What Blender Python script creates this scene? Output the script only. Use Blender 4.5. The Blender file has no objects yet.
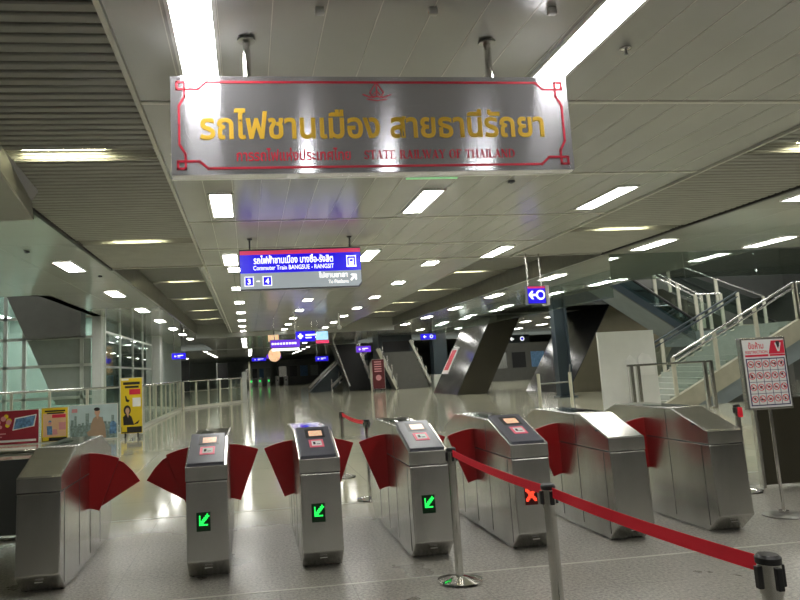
import bpy, bmesh, math, random
from mathutils import Matrix, Vector
random.seed(7)
SC = bpy.context.scene
COL = SC.collection
# ---------------------------------------------------------------- camera
cd = bpy.data.cameras.new('camera'); cam = bpy.data.objects.new('camera', cd); COL.objects.link(cam)
F = Vector((0.13303728, 0.98074691, 0.14295654)); R = Vector((0.99058124, -0.12686018, -0.05152969)); U = Vector((0.0324021, -0.14846544, 0.98838662))
M4 = Matrix(((R.x, U.x, -F.x, 0), (R.y, U.y, -F.y, 0), (R.z, U.z, -F.z, 1.6), (0, 0, 0, 1)))
cam.matrix_world = M4
cd.sensor_fit = 'HORIZONTAL'; cd.sensor_width = 36; cd.lens = 706.6 * 36 / 800
cd.shift_x = 0.0748; cd.shift_y = -0.041; cd.clip_start = 0.05; cd.clip_end = 400
SC.camera = cam
# ---------------------------------------------------------------- world and exposure
w = bpy.data.worlds.new('world'); SC.world = w; w.use_nodes = True
w.node_tree.nodes['Background'].inputs[0].default_value = (0.9, 1.0, 0.88, 1)
w.node_tree.nodes['Background'].inputs[1].default_value = 0.16
SC.view_settings.view_transform = 'Standard'; SC.view_settings.look = 'None'
SC.view_settings.exposure = 0.0; SC.view_settings.gamma = 1.0; SC.view_settings.use_curve_mapping = False
LAMP = 30.0          # strength of the ceiling diffusers

# ---------------------------------------------------------------- materials
def mat(name, col, rough=0.5, metal=0.0, emit=0.0, var=0.06, scale=3.0, bump=0.0, bscale=40.0, stretch=(1, 1, 1), aniso=0.0, alpha=None, spec=0.5, trans=0.0):
    m = bpy.data.materials.new(name); m.use_nodes = True
    nt = m.node_tree; N = nt.nodes; L = nt.links; p = N['Principled BSDF']
    c4 = (col[0], col[1], col[2], 1)
    tc = N.new('ShaderNodeTexCoord'); mp = N.new('ShaderNodeMapping'); mp.inputs['Scale'].default_value = stretch
    L.new(tc.outputs['Object'], mp.inputs[0])
    nz = N.new('ShaderNodeTexNoise'); nz.inputs['Scale'].default_value = scale; nz.inputs['Detail'].default_value = 4
    L.new(mp.outputs[0], nz.inputs['Vector'])
    cr = N.new('ShaderNodeValToRGB')
    cr.color_ramp.elements[0].color = tuple(max(0, x * (1 - var)) for x in col) + (1,)
    cr.color_ramp.elements[1].color = tuple(min(1, x * (1 + var)) for x in col) + (1,)
    cr.color_ramp.elements[0].position = .3; cr.color_ramp.elements[1].position = .7
    L.new(nz.outputs['Fac'], cr.inputs[0]); L.new(cr.outputs[0], p.inputs['Base Color'])
    p.inputs['Roughness'].default_value = rough; p.inputs['Metallic'].default_value = metal
    p.inputs['Specular IOR Level'].default_value = spec
    if trans: p.inputs['Transmission Weight'].default_value = trans
    if aniso:
        p.inputs['Anisotropic'].default_value = aniso
        tg = N.new('ShaderNodeTangent'); tg.direction_type = 'RADIAL'; tg.axis = 'Z'
        L.new(tg.outputs[0], p.inputs['Tangent']); p.inputs['Anisotropic Rotation'].default_value = .25
    if emit:
        p.inputs['Emission Strength'].default_value = emit
        L.new(cr.outputs[0], p.inputs['Emission Color'])
    if bump:
        b = N.new('ShaderNodeBump'); b.inputs['Strength'].default_value = bump; b.inputs['Distance'].default_value = 0.01
        n2 = N.new('ShaderNodeTexNoise'); n2.inputs['Scale'].default_value = bscale; n2.inputs['Detail'].default_value = 3
        L.new(mp.outputs[0], n2.inputs['Vector']); L.new(n2.outputs['Fac'], b.inputs['Height']); L.new(b.outputs[0], p.inputs['Normal'])
    if alpha is not None: p.inputs['Alpha'].default_value = alpha
    return m

def glass(name, tint, mix=0.25, rough=0.0):
    """thin architectural glass: mostly see-through, Fresnel mirror on top"""
    m = bpy.data.materials.new(name); m.use_nodes = True
    nt = m.node_tree; N = nt.nodes; L = nt.links; N.clear()
    o = N.new('ShaderNodeOutputMaterial'); t = N.new('ShaderNodeBsdfTransparent'); t.inputs[0].default_value = tint + (1,)
    g = N.new('ShaderNodeBsdfGlossy'); g.inputs['Roughness'].default_value = rough; g.inputs[0].default_value = (.9, .95, .93, 1)
    nz = N.new('ShaderNodeTexNoise'); nz.inputs['Scale'].default_value = 1.5
    f = N.new('ShaderNodeFresnel'); geo = N.new('ShaderNodeNewGeometry')
    io = N.new('ShaderNodeMath'); io.operation = 'MULTIPLY_ADD'; io.inputs[1].default_value = -0.8333; io.inputs[2].default_value = 1.5
    L.new(geo.outputs['Backfacing'], io.inputs[0]); L.new(io.outputs[0], f.inputs[0])
    a = N.new('ShaderNodeMath'); a.operation = 'ADD'; a.inputs[1].default_value = mix
    b = N.new('ShaderNodeMath'); b.operation = 'MULTIPLY_ADD'; b.inputs[1].default_value = 0.02
    x = N.new('ShaderNodeMixShader')
    L.new(f.outputs[0], a.inputs[0]); L.new(nz.outputs['Fac'], b.inputs[0]); L.new(a.outputs[0], b.inputs[2])
    L.new(b.outputs[0], x.inputs[0]); L.new(t.outputs[0], x.inputs[1]); L.new(g.outputs[0], x.inputs[2]); L.new(x.outputs[0], o.inputs[0])
    return m

def floor_material():
    m = bpy.data.materials.new('terrazzo_tiles'); m.use_nodes = True
    nt = m.node_tree; N = nt.nodes; L = nt.links; p = N['Principled BSDF']
    tc = N.new('ShaderNodeTexCoord')
    mp = N.new('ShaderNodeMapping'); mp.inputs['Location'].default_value = (0.18, 0.05, 0); L.new(tc.outputs['Object'], mp.inputs[0])
    br = N.new('ShaderNodeTexBrick'); br.offset = 0.0; br.inputs['Scale'].default_value = 1.0
    br.inputs['Brick Width'].default_value = 0.9; br.inputs['Row Height'].default_value = 1.25
    br.inputs['Mortar Size'].default_value = 0.005; br.inputs['Mortar Smooth'].default_value = 0.2
    br.inputs['Color1'].default_value = (.40, .39, .355, 1); br.inputs['Color2'].default_value = (.375, .368, .335, 1); br.inputs['Mortar'].default_value = (.27, .26, .24, 1)
    L.new(mp.outputs[0], br.inputs['Vector'])
    nz = N.new('ShaderNodeTexNoise'); nz.inputs['Scale'].default_value = 42; nz.inputs['Detail'].default_value = 8; nz.inputs['Roughness'].default_value = .8
    L.new(tc.outputs['Object'], nz.inputs['Vector'])
    cr = N.new('ShaderNodeValToRGB'); cr.color_ramp.elements[0].position = .38; cr.color_ramp.elements[0].color = (.27, .265, .26, 1)
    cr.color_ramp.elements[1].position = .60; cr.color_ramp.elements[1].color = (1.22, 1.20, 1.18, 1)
    L.new(nz.outputs['Fac'], cr.inputs[0])
    sep = N.new('ShaderNodeSeparateXYZ'); L.new(tc.outputs['Object'], sep.inputs[0])
    # two finishes: flamed granite in front of and between the gates, polished granite beyond
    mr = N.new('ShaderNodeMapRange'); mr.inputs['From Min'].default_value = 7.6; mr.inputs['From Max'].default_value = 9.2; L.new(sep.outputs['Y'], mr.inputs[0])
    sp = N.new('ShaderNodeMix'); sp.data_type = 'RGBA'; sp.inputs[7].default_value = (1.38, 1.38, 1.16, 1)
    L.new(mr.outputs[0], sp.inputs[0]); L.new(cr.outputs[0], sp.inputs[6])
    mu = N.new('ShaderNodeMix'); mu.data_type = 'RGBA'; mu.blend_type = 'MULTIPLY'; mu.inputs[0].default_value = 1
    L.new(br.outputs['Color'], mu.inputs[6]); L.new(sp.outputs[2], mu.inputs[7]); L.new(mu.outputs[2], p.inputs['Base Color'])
    n3 = N.new('ShaderNodeTexNoise'); n3.inputs['Scale'].default_value = 1.3; n3.inputs['Detail'].default_value = 5; L.new(tc.outputs['Object'], n3.inputs['Vector'])
    r1 = N.new('ShaderNodeMapRange'); r1.inputs['To Min'].default_value = .05; r1.inputs['To Max'].default_value = .14; L.new(n3.outputs['Fac'], r1.inputs[0])
    r2 = N.new('ShaderNodeMapRange'); r2.inputs['To Min'].default_value = .20; r2.inputs['To Max'].default_value = .42; L.new(n3.outputs['Fac'], r2.inputs[0])
    rm = N.new('ShaderNodeMix'); rm.data_type = 'FLOAT'; L.new(mr.outputs[0], rm.inputs[0]); L.new(r2.outputs[0], rm.inputs[2]); L.new(r1.outputs[0], rm.inputs[3])
    L.new(rm.outputs[0], p.inputs['Roughness'])
    n4 = N.new('ShaderNodeTexNoise'); n4.inputs['Scale'].default_value = 5; L.new(tc.outputs['Object'], n4.inputs['Vector'])
    b = N.new('ShaderNodeBump'); b.inputs['Strength'].default_value = .12; b.inputs['Distance'].default_value = .01
    L.new(n4.outputs['Fac'], b.inputs['Height']); L.new(b.outputs[0], p.inputs['Normal'])
    p.inputs['Specular IOR Level'].default_value = .8
    return m

MT = {
 'floor': floor_material(),
 'ceil': mat('ceiling_panel_enamel', (.46, .465, .435), .2, 0, var=.05, scale=.8, spec=.6),
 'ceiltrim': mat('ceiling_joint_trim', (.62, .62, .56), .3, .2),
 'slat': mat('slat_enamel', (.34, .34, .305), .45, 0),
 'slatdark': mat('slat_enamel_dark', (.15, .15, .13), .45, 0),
 'void': mat('ceiling_void_black', (.02, .02, .02), .8),
 'soffit': mat('soffit_glossy_panel', (.46, .465, .43), .12, 0, var=.05, scale=.5, spec=.8),
 'light': mat('lamp_diffuser', (1, .985, .93), .5, 0, emit=LAMP, var=0),
 'glow': mat('warm_lamp_tube', (1, .95, .62), .5, 0, emit=45, var=0),
 'frame': mat('white_lamp_frame', (.75, .75, .72), .35, .1),
 'steel': mat('brushed_stainless', (.62, .612, .59), .26, 1, var=.08, scale=6, stretch=(1, 1, .3), bump=.05, bscale=30),
 'steeldark': mat('dull_stainless', (.33, .33, .31), .32, 1, var=.1, scale=4, bump=.05),
 'signsteel': mat('sign_brushed_steel', (.76, .75, .83), .16, .78, var=.04, scale=30, stretch=(.2, 1, 8), aniso=1.0),
 'chrome': mat('polished_steel', (.72, .71, .68), .10, 1, var=.03),
 'seam': mat('dark_seam', (.03, .03, .03), .6),
 'black': mat('black_plastic', (.015, .015, .017), .35),
 'bezel': mat('reader_grey_plastic', (.10, .105, .135), .35),
 'red': mat('flap_red', (.30, .006, .008), .35, 0, var=.08),
 'belt': mat('belt_red', (1.0, .015, .045), .6, 0, var=.06, bump=.1, bscale=300),
 'gold': mat('gold_lettering', (.88, .55, .05), .4, 0),
 'redpaint': mat('red_paint', (.74, .03, .07), .4),
 'ledgreen': mat('green_diodes', (.02, 1, .12), .5, 0, emit=1.6, var=0),
 'ledred': mat('red_diodes', (1, .07, .03), .5, 0, emit=1.5, var=0),
 'ledback': mat('display_dark_green', (.004, .03, .008), .3),
 'ledbackr': mat('display_dark_red', (.06, .002, .002), .3),
 'lcd': mat('orange_lcd', (.85, .50, .33), .3, 0, emit=.55, var=.25, scale=60),
 'pink': mat('reader_pink', (.80, .16, .24), .4, 0, emit=.15),
 'white': mat('white_print', (.85, .85, .84), .5),
 'whitepanel': mat('white_board', (.78, .79, .77), .4, var=.03),
 'blue': mat('backlit_blue', (.012, .003, .62), .3, 0, emit=1.0, var=0),
 'purple': mat('backlit_purple', (.10, .02, .50), .3, 0, emit=1.1, var=.1),
 'bluetop': mat('backlit_red', (.80, .05, .16), .3, 0, emit=.6, var=0),
 'signgrey': mat('backlit_grey', (.33, .37, .40), .3, 0, emit=.65, var=0),
 'signwhite': mat('backlit_white', (1, 1, 1), .3, 0, emit=1.3, var=0),
 'cyan': mat('screen_pale_blue', (.35, .62, .85), .3, 0, emit=.9, var=.3, scale=6),
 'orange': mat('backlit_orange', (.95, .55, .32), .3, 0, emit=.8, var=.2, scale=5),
 'greenstrip': mat('lit_green_strip', (.35, .75, .38), .3, 0, emit=.5, var=0),
 'glassrail': glass('railing_glass', (.92, .97, .94), .04),
 'glassdark': glass('curtain_glass', (.62, .68, .65), .16),
 'glasscurtain': glass('clear_curtain_glass', (.80, .86, .83), .03),
 'glassfac': glass('facade_glass', (.78, .88, .84), .06),
 'glassblue': glass('balustrade_glass_blue', (.50, .62, .64), .16),
 'mullion': mat('mullion_aluminium', (.62, .65, .61), .35, .5),
 'wallgreen': mat('pale_green_wall', (.46, .53, .51), .5),
 'wallwhite': mat('pale_wall', (.60, .62, .60), .5),
 'darkwall': mat('dark_wall', (.075, .08, .075), .3),
 'darkblue': mat('painted_dark_steel', (.035, .05, .06), .3),
 'incline': mat('incline_grey_panel', (.11, .11, .10), .35),
 'brown': mat('brown_incline_panel', (.042, .038, .024), .35),
 'tan': mat('tan_incline_panel', (.16, .145, .095), .4),
 'stone': mat('beige_stringer_stone', (.45, .43, .34), .35, var=.08),
 'tread': mat('grey_green_tread', (.44, .47, .43), .3),
 'bluegrey': mat('blue_grey_band', (.24, .28, .30), .35),
 'panelgrey': mat('grey_facade_panel', (.27, .30, .275), .4),
 'bulkhead': mat('bulkhead_satin_metal', (.27, .27, .23), .3, .6),
 'farwall': mat('far_grey_wall', (.42, .43, .40), .4),
 'redposter': mat('crimson_poster', (.33, .02, .04), .45, var=.1, scale=4),
 'yellow': mat('yellow_poster', (.80, .58, .02), .45, var=.05),
 'sky': mat('poster_pale_sky', (.50, .62, .64), .5, var=.1, scale=2),
 'city': mat('poster_city_grey', (.22, .30, .29), .5, var=.4, scale=14),
 'coat': mat('poster_tan_coat', (.42, .29, .20), .5),
 'skin': mat('poster_skin', (.62, .38, .26), .5),
 'hair': mat('poster_black', (.015, .013, .013), .5),
 'pinkp': mat('poster_pink', (.70, .30, .32), .5),
 'bluep': mat('poster_blue', (.12, .25, .45), .5, var=.5, scale=12),
 'maroon': mat('maroon_banner', (.11, .008, .012), .5),
 'whitelit': mat('white_gate_leg', (.58, .565, .46), .4),
}

# ---------------------------------------------------------------- mesh building
ORG = {}
class MB:
    def __init__(s): s.v = []; s.f = []
    def add(s, vs, fs):
        n = len(s.v); s.v += [tuple(map(float, v)) for v in vs]; s.f += [tuple(i + n for i in f) for f in fs]; return s
    def box(s, x0, x1, y0, y1, z0, z1):
        return s.add([(x0,y0,z0),(x1,y0,z0),(x1,y1,z0),(x0,y1,z0),(x0,y0,z1),(x1,y0,z1),(x1,y1,z1),(x0,y1,z1)],
            [(0,3,2,1),(4,5,6,7),(0,1,5,4),(1,2,6,5),(2,3,7,6),(3,0,4,7)])
    def prism(s, poly, a, b, ax):
        """poly: for ax X (y,z), ax Y (x,z), ax Z (x,y)"""
        n = len(poly)
        def P(p, t): return {'X': (t, p[0], p[1]), 'Y': (p[0], t, p[1]), 'Z': (p[0], p[1], t)}[ax]
        vs = [P(p, a) for p in poly] + [P(p, b) for p in poly]
        fs = [tuple(range(n)), tuple(range(2*n-1, n-1, -1))] + [(i, n+i, n+(i+1) % n, (i+1) % n) for i in range(n)]
        return s.add(vs, fs)
    def bar(s, p, q, wx, wz=None):
        """square-section bar between two points"""
        p = Vector(p); q = Vector(q); wz = wz or wx; d = (q-p).normalized()
        up = Vector((0,0,1)) if abs(d.z) < .95 else Vector((0,1,0))
        a = d.cross(up).normalized(); b = a.cross(d).normalized()
        vs = [t + a*i*wx/2 + b*j*wz/2 for t in (p, q) for i, j in ((-1,-1),(1,-1),(1,1),(-1,1))]
        return s.add(vs, [(0,1,2,3),(7,6,5,4),(0,4,5,1),(1,5,6,2),(2,6,7,3),(3,7,4,0)])
    def tube(s, pts, r, n=12):
        pts = [Vector(p) for p in pts]; rings = []
        for i, p in enumerate(pts):
            d = (pts[min(i+1, len(pts)-1)] - pts[max(i-1, 0)]).normalized()
            up = Vector((0,0,1)) if abs(d.z) < .9 else Vector((0,1,0))
            a = d.cross(up).normalized(); b = a.cross(d)
            rings.append([p + (a*math.cos(k*2*math.pi/n) + b*math.sin(k*2*math.pi/n))*r for k in range(n)])
        vs = [v for q in rings for v in q]; m = len(rings)
        fs = [(i*n+k, i*n+(k+1) % n, (i+1)*n+(k+1) % n, (i+1)*n+k) for i in range(m-1) for k in range(n)]
        fs += [tuple(range(n-1, -1, -1)), tuple((m-1)*n+k for k in range(n))]
        return s.add(vs, fs)
    def lathe(s, prof, c=(0,0), n=28):
        vs = [(c[0]+r*math.cos(k*2*math.pi/n), c[1]+r*math.sin(k*2*math.pi/n), z) for r, z in prof for k in range(n)]; m = len(prof)
        fs = [(i*n+k, i*n+(k+1) % n, (i+1)*n+(k+1) % n, (i+1)*n+k) for i in range(m-1) for k in range(n)]
        fs += [tuple(range(n-1, -1, -1)), tuple((m-1)*n+k for k in range(n))]
        return s.add(vs, fs)
    def build(s, name, m, parent=None, bevel=0.0, smooth=False, kind=None):
        me = bpy.data.meshes.new(name)
        o0 = ORG.get(parent.name, (0,0,0)) if parent else (0,0,0)
        me.from_pydata([(x-o0[0], y-o0[1], z-o0[2]) for x, y, z in s.v], [], s.f)
        bm = bmesh.new(); bm.from_mesh(me)
        bmesh.ops.recalc_face_normals(bm, faces=bm.faces)
        if bevel:
            es = [e for e in bm.edges if len(e.link_faces) == 2 and e.calc_face_angle(0) > .35]
            bmesh.ops.bevel(bm, geom=es, offset=bevel, segments=2, affect='EDGES', profile=.6, clamp_overlap=True)
        bm.to_mesh(me); bm.free()
        if smooth:
            for p in me.polygons: p.use_smooth = True
            try: me.set_sharp_from_angle(angle=math.radians(35))
            except Exception: pass
        me.materials.append(MT[m] if isinstance(m, str) else m)
        ob = bpy.data.objects.new(name, me); COL.objects.link(ob)
        if parent: ob.parent = parent; ORG[ob.name] = o0
        if kind: ob['kind'] = kind
        return ob

def thing(name, label, cat, loc=(0,0,0), group=None):
    o = bpy.data.objects.new(name, None); COL.objects.link(o); o.location = loc; o.empty_display_size = .1
    o['label'] = label; o['category'] = cat
    if group: o['group'] = group
    ORG[o.name] = tuple(loc); return o
def tag(o, label, cat, group=None):
    o['label'] = label; o['category'] = cat
    if group: o['group'] = group
    return o
def kids(o): return [c for c in COL.objects if c.parent == o]
def copy_tree(o, loc, label, group=None, rotz=None):
    r = o.copy(); COL.objects.link(r); r.location = loc; r['label'] = label
    if group: r['group'] = group
    if rotz is not None: r.rotation_euler = (0,0,rotz)
    for ch in KIDS(o):
        c = ch.copy(); COL.objects.link(c); c.parent = r
        for g in KIDS(ch):
            d = g.copy(); COL.objects.link(d); d.parent = c
    return r
def KIDS(o): return list(o.children)
def st(name, m, b, **k): return b.build(name, m, kind='structure', **k)

def text(body, x, z, y, h, mname, parent, name='lettering', width=None, bold=.0, align='CENTER', thick=.004):
    """raised lettering in the XZ plane, facing -Y; x,z is its middle; h its font size"""
    objs = []; V = []; Fc = []
    for fill in ((True, False) if bold else (True,)):
        c = bpy.data.curves.new('letters', 'FONT'); c.body = body; c.size = 1; c.resolution_u = 3
        if not fill: c.fill_mode = 'NONE'; c.bevel_depth = bold; c.bevel_resolution = 1
        o = bpy.data.objects.new('letters', c); COL.objects.link(o)
        dg = bpy.context.evaluated_depsgraph_get(); dg.update()
        me = bpy.data.meshes.new_from_object(o.evaluated_get(dg))
        n = len(V)
        V += [(v.co.x, v.co.y, v.co.z if not fill else .02) for v in me.vertices]
        Fc += [tuple(i+n for i in p.vertices) for p in me.polygons]
        bpy.data.objects.remove(o); bpy.data.curves.remove(c); bpy.data.meshes.remove(me)
    if not V: return None
    x0 = min(v[0] for v in V); x1 = max(v[0] for v in V)
    sx = h if width is None else width/(x1-x0)
    ox = {'CENTER': (x0+x1)/2, 'LEFT': x0, 'RIGHT': x1}[align]
    b = MB(); zc = .33
    b.add([(x+(v[0]-ox)*sx, y-thick*(.5+v[2]*8), z+(v[1]-zc)*h) for v in V], Fc)
    me = bpy.data.meshes.new(name); o0 = ORG.get(parent.name, (0,0,0))
    me.from_pydata([(a-o0[0], q-o0[1], r-o0[2]) for a, q, r in b.v], [], b.f)
    me.materials.append(MT[mname]); ob = bpy.data.objects.new(name, me); COL.objects.link(ob); ob.parent = parent; ORG[ob.name] = o0
    return ob

# serif capitals drawn from strokes: thick stems, thin hairlines, slab serifs (unit box: height 1)
def arc(cx, cz, rx, rz, a0, a1, t0, t1, n=8):
    out = []
    for i in range(n):
        A = math.radians(a0+(a1-a0)*i/n); B = math.radians(a0+(a1-a0)*(i+1)/n)
        ta = t0+(t1-t0)*abs(math.cos(A)); tb = t0+(t1-t0)*abs(math.cos(B))
        out.append([(cx+rx*math.cos(A), cz+rz*math.sin(A)), (cx+rx*math.cos(B), cz+rz*math.sin(B)),
                    (cx+(rx-tb)*math.cos(B), cz+(rz-t0)*math.sin(B)), (cx+(rx-ta)*math.cos(A), cz+(rz-t0)*math.sin(A))])
    return out
def stem(x, w=.15, z0=0, z1=1): return [[(x,z0),(x+w,z0),(x+w,z1),(x,z1)]]
def srf(x, z, w=.3, h=.05): return [[(x-w/2,z),(x+w/2,z),(x+w/2,z+h),(x-w/2,z+h)]]
def dia(x0, z0, x1, z1, w): return [[(x0,z0),(x0+w,z0),(x1+w,z1),(x1,z1)]]
H_, V_ = .06, .15
SER = {
 'I': (.34, stem(.1)+srf(.175,0)+srf(.175,.95)),
 'H': (.86, stem(.1)+stem(.6)+srf(.175,0)+srf(.175,.95)+srf(.675,0)+srf(.675,.95)+[[(.2,.47),(.65,.47),(.65,.53),(.2,.53)]]),
 'L': (.68, stem(.1)+srf(.175,0)+srf(.175,.95)+[[(.1,0),(.62,0),(.64,.25),(.59,.25),(.54,.06),(.1,.06)]]),
 'T': (.76, stem(.3)+srf(.375,0)+[[(.03,.94),(.72,.94),(.72,1),(.03,1)],[(.03,.76),(.06,.76),(.1,.95),(.03,.95)],[(.72,.76),(.69,.76),(.65,.95),(.72,.95)]]),
 'E': (.72, stem(.1)+srf(.15,0)+srf(.15,.95)+[[(.1,0),(.62,0),(.65,.24),(.61,.24),(.56,.06),(.1,.06)],[(.1,.94),(.1,1),(.62,1),(.62,.78),(.59,.78),(.55,.94)],[(.2,.48),(.46,.48),(.46,.54),(.2,.54)],[(.44,.4),(.48,.4),(.48,.62),(.44,.62)]]),
 'F': (.68, stem(.1)+srf(.175,0)+srf(.15,.95)+[[(.1,.94),(.1,1),(.62,1),(.62,.76),(.59,.76),(.55,.94)],[(.2,.48),(.46,.48),(.46,.54),(.2,.54)],[(.44,.4),(.48,.4),(.48,.62),(.44,.62)]]),
 'A': (.82, dia(.08,0,.37,1,.05)+dia(.56,0,.32,1,.16)+srf(.12,0,.22)+srf(.66,0,.28)+[[(.2,.3),(.6,.3),(.6,.36),(.2,.36)]]),
 'N': (.86, stem(.12,.06)+stem(.68,.06)+dia(.62,0,.08,1,.16)+srf(.15,0,.24)+srf(.71,.95,.24)+srf(.12,.95,.2)),
 'W': (1.12, dia(.28,0,.06,1,.15)+dia(.3,0,.5,1,.05)+dia(.68,0,.46,1,.15)+dia(.72,0,.98,1,.05)+srf(.13,.95,.26)+srf(.53,.95,.26)+srf(1.0,.95,.2)),
 'Y': (.78, stem(.32,.15,0,.48)+dia(.32,.45,.06,1,.16)+dia(.4,.45,.66,1,.05)+srf(.4,0)+srf(.14,.95,.26)+srf(.68,.95,.2)),
 'O': (.86, arc(.43,.5,.37,.52,0,360,.045,.15,20)),
 'D': (.84, stem(.1)+srf(.14,0,.2)+[[(.1,0),(.4,0),(.4,.06),(.1,.06)],[(.1,.94),(.4,.94),(.4,1),(.1,1)]]+arc(.38,.5,.4,.5,-90,90,.05,.15,12)),
 'R': (.82, stem(.1)+srf(.175,0)+[[(.08,.94),(.4,.94),(.4,1),(.08,1)],[(.2,.47),(.4,.47),(.4,.53),(.2,.53)]]+arc(.38,.735,.26,.265,-90,90,.05,.14,10)+dia(.58,0,.36,.5,.17)+srf(.7,0,.2)),
 'S': (.64, arc(.33,.745,.25,.27,20,270,.06,.13,12)+arc(.33,.255,.27,.27,-160,90,.06,.13,12)+[[(.54,.72),(.58,.72),(.58,1),(.54,.98)],[(.06,.28),(.1,.28),(.1,.02),(.06,0)]]),
 ' ': (.4, []),
}
def serif_text(body, x, z, y, h, width, mname, parent, name='lettering'):
    tot = sum(SER[c][0] for c in body); k = width/tot; b = MB(); cx = x
    for i, c in enumerate(body):
        for j, poly in enumerate(SER[c][1]):
            b.prism([(cx+p[0]*k, z+p[1]*h) for p in poly], y-.0035-.0003*(j % 5), y, 'Y')
        cx += SER[c][0]*k
    return b.build(name, mname, parent)

def shape(parts, name, m, parent, y, t=.002):
    """flat printed shapes in the XZ plane"""
    b = MB()
    for i, p in enumerate(parts): b.prism(p, y-t-.0002*i, y, 'Y')
    return b.build(name, m, parent)
def rect(x0, x1, z0, z1): return [(x0,z0),(x1,z0),(x1,z1),(x0,z1)]
def disc(cx, cz, rx, rz=None, n=16):
    rz = rz or rx
    return [(cx+rx*math.cos(i*2*math.pi/n), cz+rz*math.sin(i*2*math.pi/n)) for i in range(n)]
ORD = "first second third fourth fifth sixth seventh eighth ninth tenth eleventh twelfth thirteenth fourteenth fifteenth sixteenth seventeenth eighteenth".split()

# ================================================================ STRUCTURE
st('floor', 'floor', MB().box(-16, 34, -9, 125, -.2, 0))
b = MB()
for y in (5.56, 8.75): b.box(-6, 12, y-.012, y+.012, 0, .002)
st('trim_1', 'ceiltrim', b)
# main ceiling of long planks with transverse joints
def planks(x0, x1, y0, y1, z, w=.365, joints=()):
    b = MB(); ys = [y0]+[j for j in joints if y0 < j < y1]+[y1]; x = x0
    while x < x1-.02:
        xe = min(x+w, x1)
        for a, c in zip(ys, ys[1:]): b.box(x+.004, xe-.004, a+.004, c-.004, z, z+.03)
        x = xe
    return b
J = [-6.42, -3.92, -1.42, 1.08, 3.58, 6.08, 8.58, 11.08, 13.58]
b = planks(-.86, 6.1, -9, 15.55, 4.0, joints=J)
st('ceiling', 'ceil', b)
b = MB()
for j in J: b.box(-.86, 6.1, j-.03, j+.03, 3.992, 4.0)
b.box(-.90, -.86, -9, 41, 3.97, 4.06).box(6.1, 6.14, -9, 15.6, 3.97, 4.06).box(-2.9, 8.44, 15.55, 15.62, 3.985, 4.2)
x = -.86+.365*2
b2 = MB()  # pale strips stand for light catching along the plank seams
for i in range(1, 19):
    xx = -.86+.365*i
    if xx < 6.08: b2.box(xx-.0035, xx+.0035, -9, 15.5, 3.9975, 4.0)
st('trim_2', 'ceiltrim', b); st('seam_light_catch', 'ceiltrim', b2)
b = MB().box(-2.9, 8.5, -9, 15.5, 4.28, 4.34); st('ceiling_void', 'void', b)
# ceiling beyond the first bay
J2 = [15.62+3.95*i for i in range(1, 7)]
st('ceiling_far', 'ceil', planks(-1.0, 5.5, 15.62, 41, 4.0, w=.72, joints=J2))
b = MB().box(-2.9, 8.5, 15.62, 41, 4.62, 4.66); st('ceiling_void_far', 'void', b)
# slatted recesses
def slats(x0, x1, y0, y1, z, skips, pitch=.15):
    b = MB(); y = y0
    while y < y1:
        yc = y
        if not any(abs(yc-s) < .24 for s in skips):
            b.prism([(yc-pitch*.40, z+.006), (yc-pitch*.30, z-.004), (yc+pitch*.28, z-.004), (yc+pitch*.28, z+.030), (yc-pitch*.40, z+.040)], x0, x1, 'X')
        y += pitch
    return b
GN = [2.6, 7.56, 12.5]; GF = [21.8, 26.8, 31.8, 36.7]
st('ceiling_slats_left', 'slat', slats(-2.84, -.90, -8.9, 15.5, 4.0, GN))
st('ceiling_slats_right', 'slat', slats(6.14, 8.36, -8.9, 15.5, 4.0, GN))
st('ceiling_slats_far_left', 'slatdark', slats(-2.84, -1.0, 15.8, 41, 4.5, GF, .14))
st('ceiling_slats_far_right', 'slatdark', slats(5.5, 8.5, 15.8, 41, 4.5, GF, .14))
# sides of the recesses
b = MB().box(-2.90, -2.84, -9, 15.6, 3.96, 4.3).box(8.36, 8.44, -9, 15.6, 3.96, 4.3)
st('trim_4', 'seam', b)
b = MB().box(-2.92, -2.84, 15.6, 41, 4.0, 4.62).box(8.5, 8.58, 15.6, 41, 4.0, 4.62).box(-1.03, -1.0, 15.6, 41, 4.0, 4.62).box(5.5, 5.53, 15.6, 41, 4.0, 4.62)
st('beam_sides', 'steeldark', b)
# soffits at either side
st('ceiling_soffit_left', 'soffit', planks(-5.6, -2.9, -9, 60, 4.0, w=1.35, joints=[10.2+2.5*i for i in range(-6, 20)]))
st('ceiling_soffit_outer', 'soffit', MB().box(-12, -5.6, -9, 20, 4.0, 4.05).box(-5.6, -5.3, 20, 41, 4.0, 4.05))
st('ceiling_soffit_right', 'soffit', planks(8.44, 24, -9, 15.6, 4.0, w=1.2, joints=[3.58+2.5*i for i in range(-4, 5)]))
st('ceiling_soffit_far_right', 'soffit', planks(8.58, 12.6, 15.6, 60, 4.0, w=1.35, joints=[15.6+4*i for i in range(1, 11)]))
st('ceiling_soffit_end', 'soffit', MB().box(-2.9, 8.58, 41, 41.1, 3.75, 4.6).box(-2.9, 8.58, 41.1, 60, 3.75, 3.8).box(-16, 34, 60, 125, 3.7, 3.75).box(12.6, 34, 36, 60, 4.0, 4.1).box(-16,-5.6,41,60,4,4.05))
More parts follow.
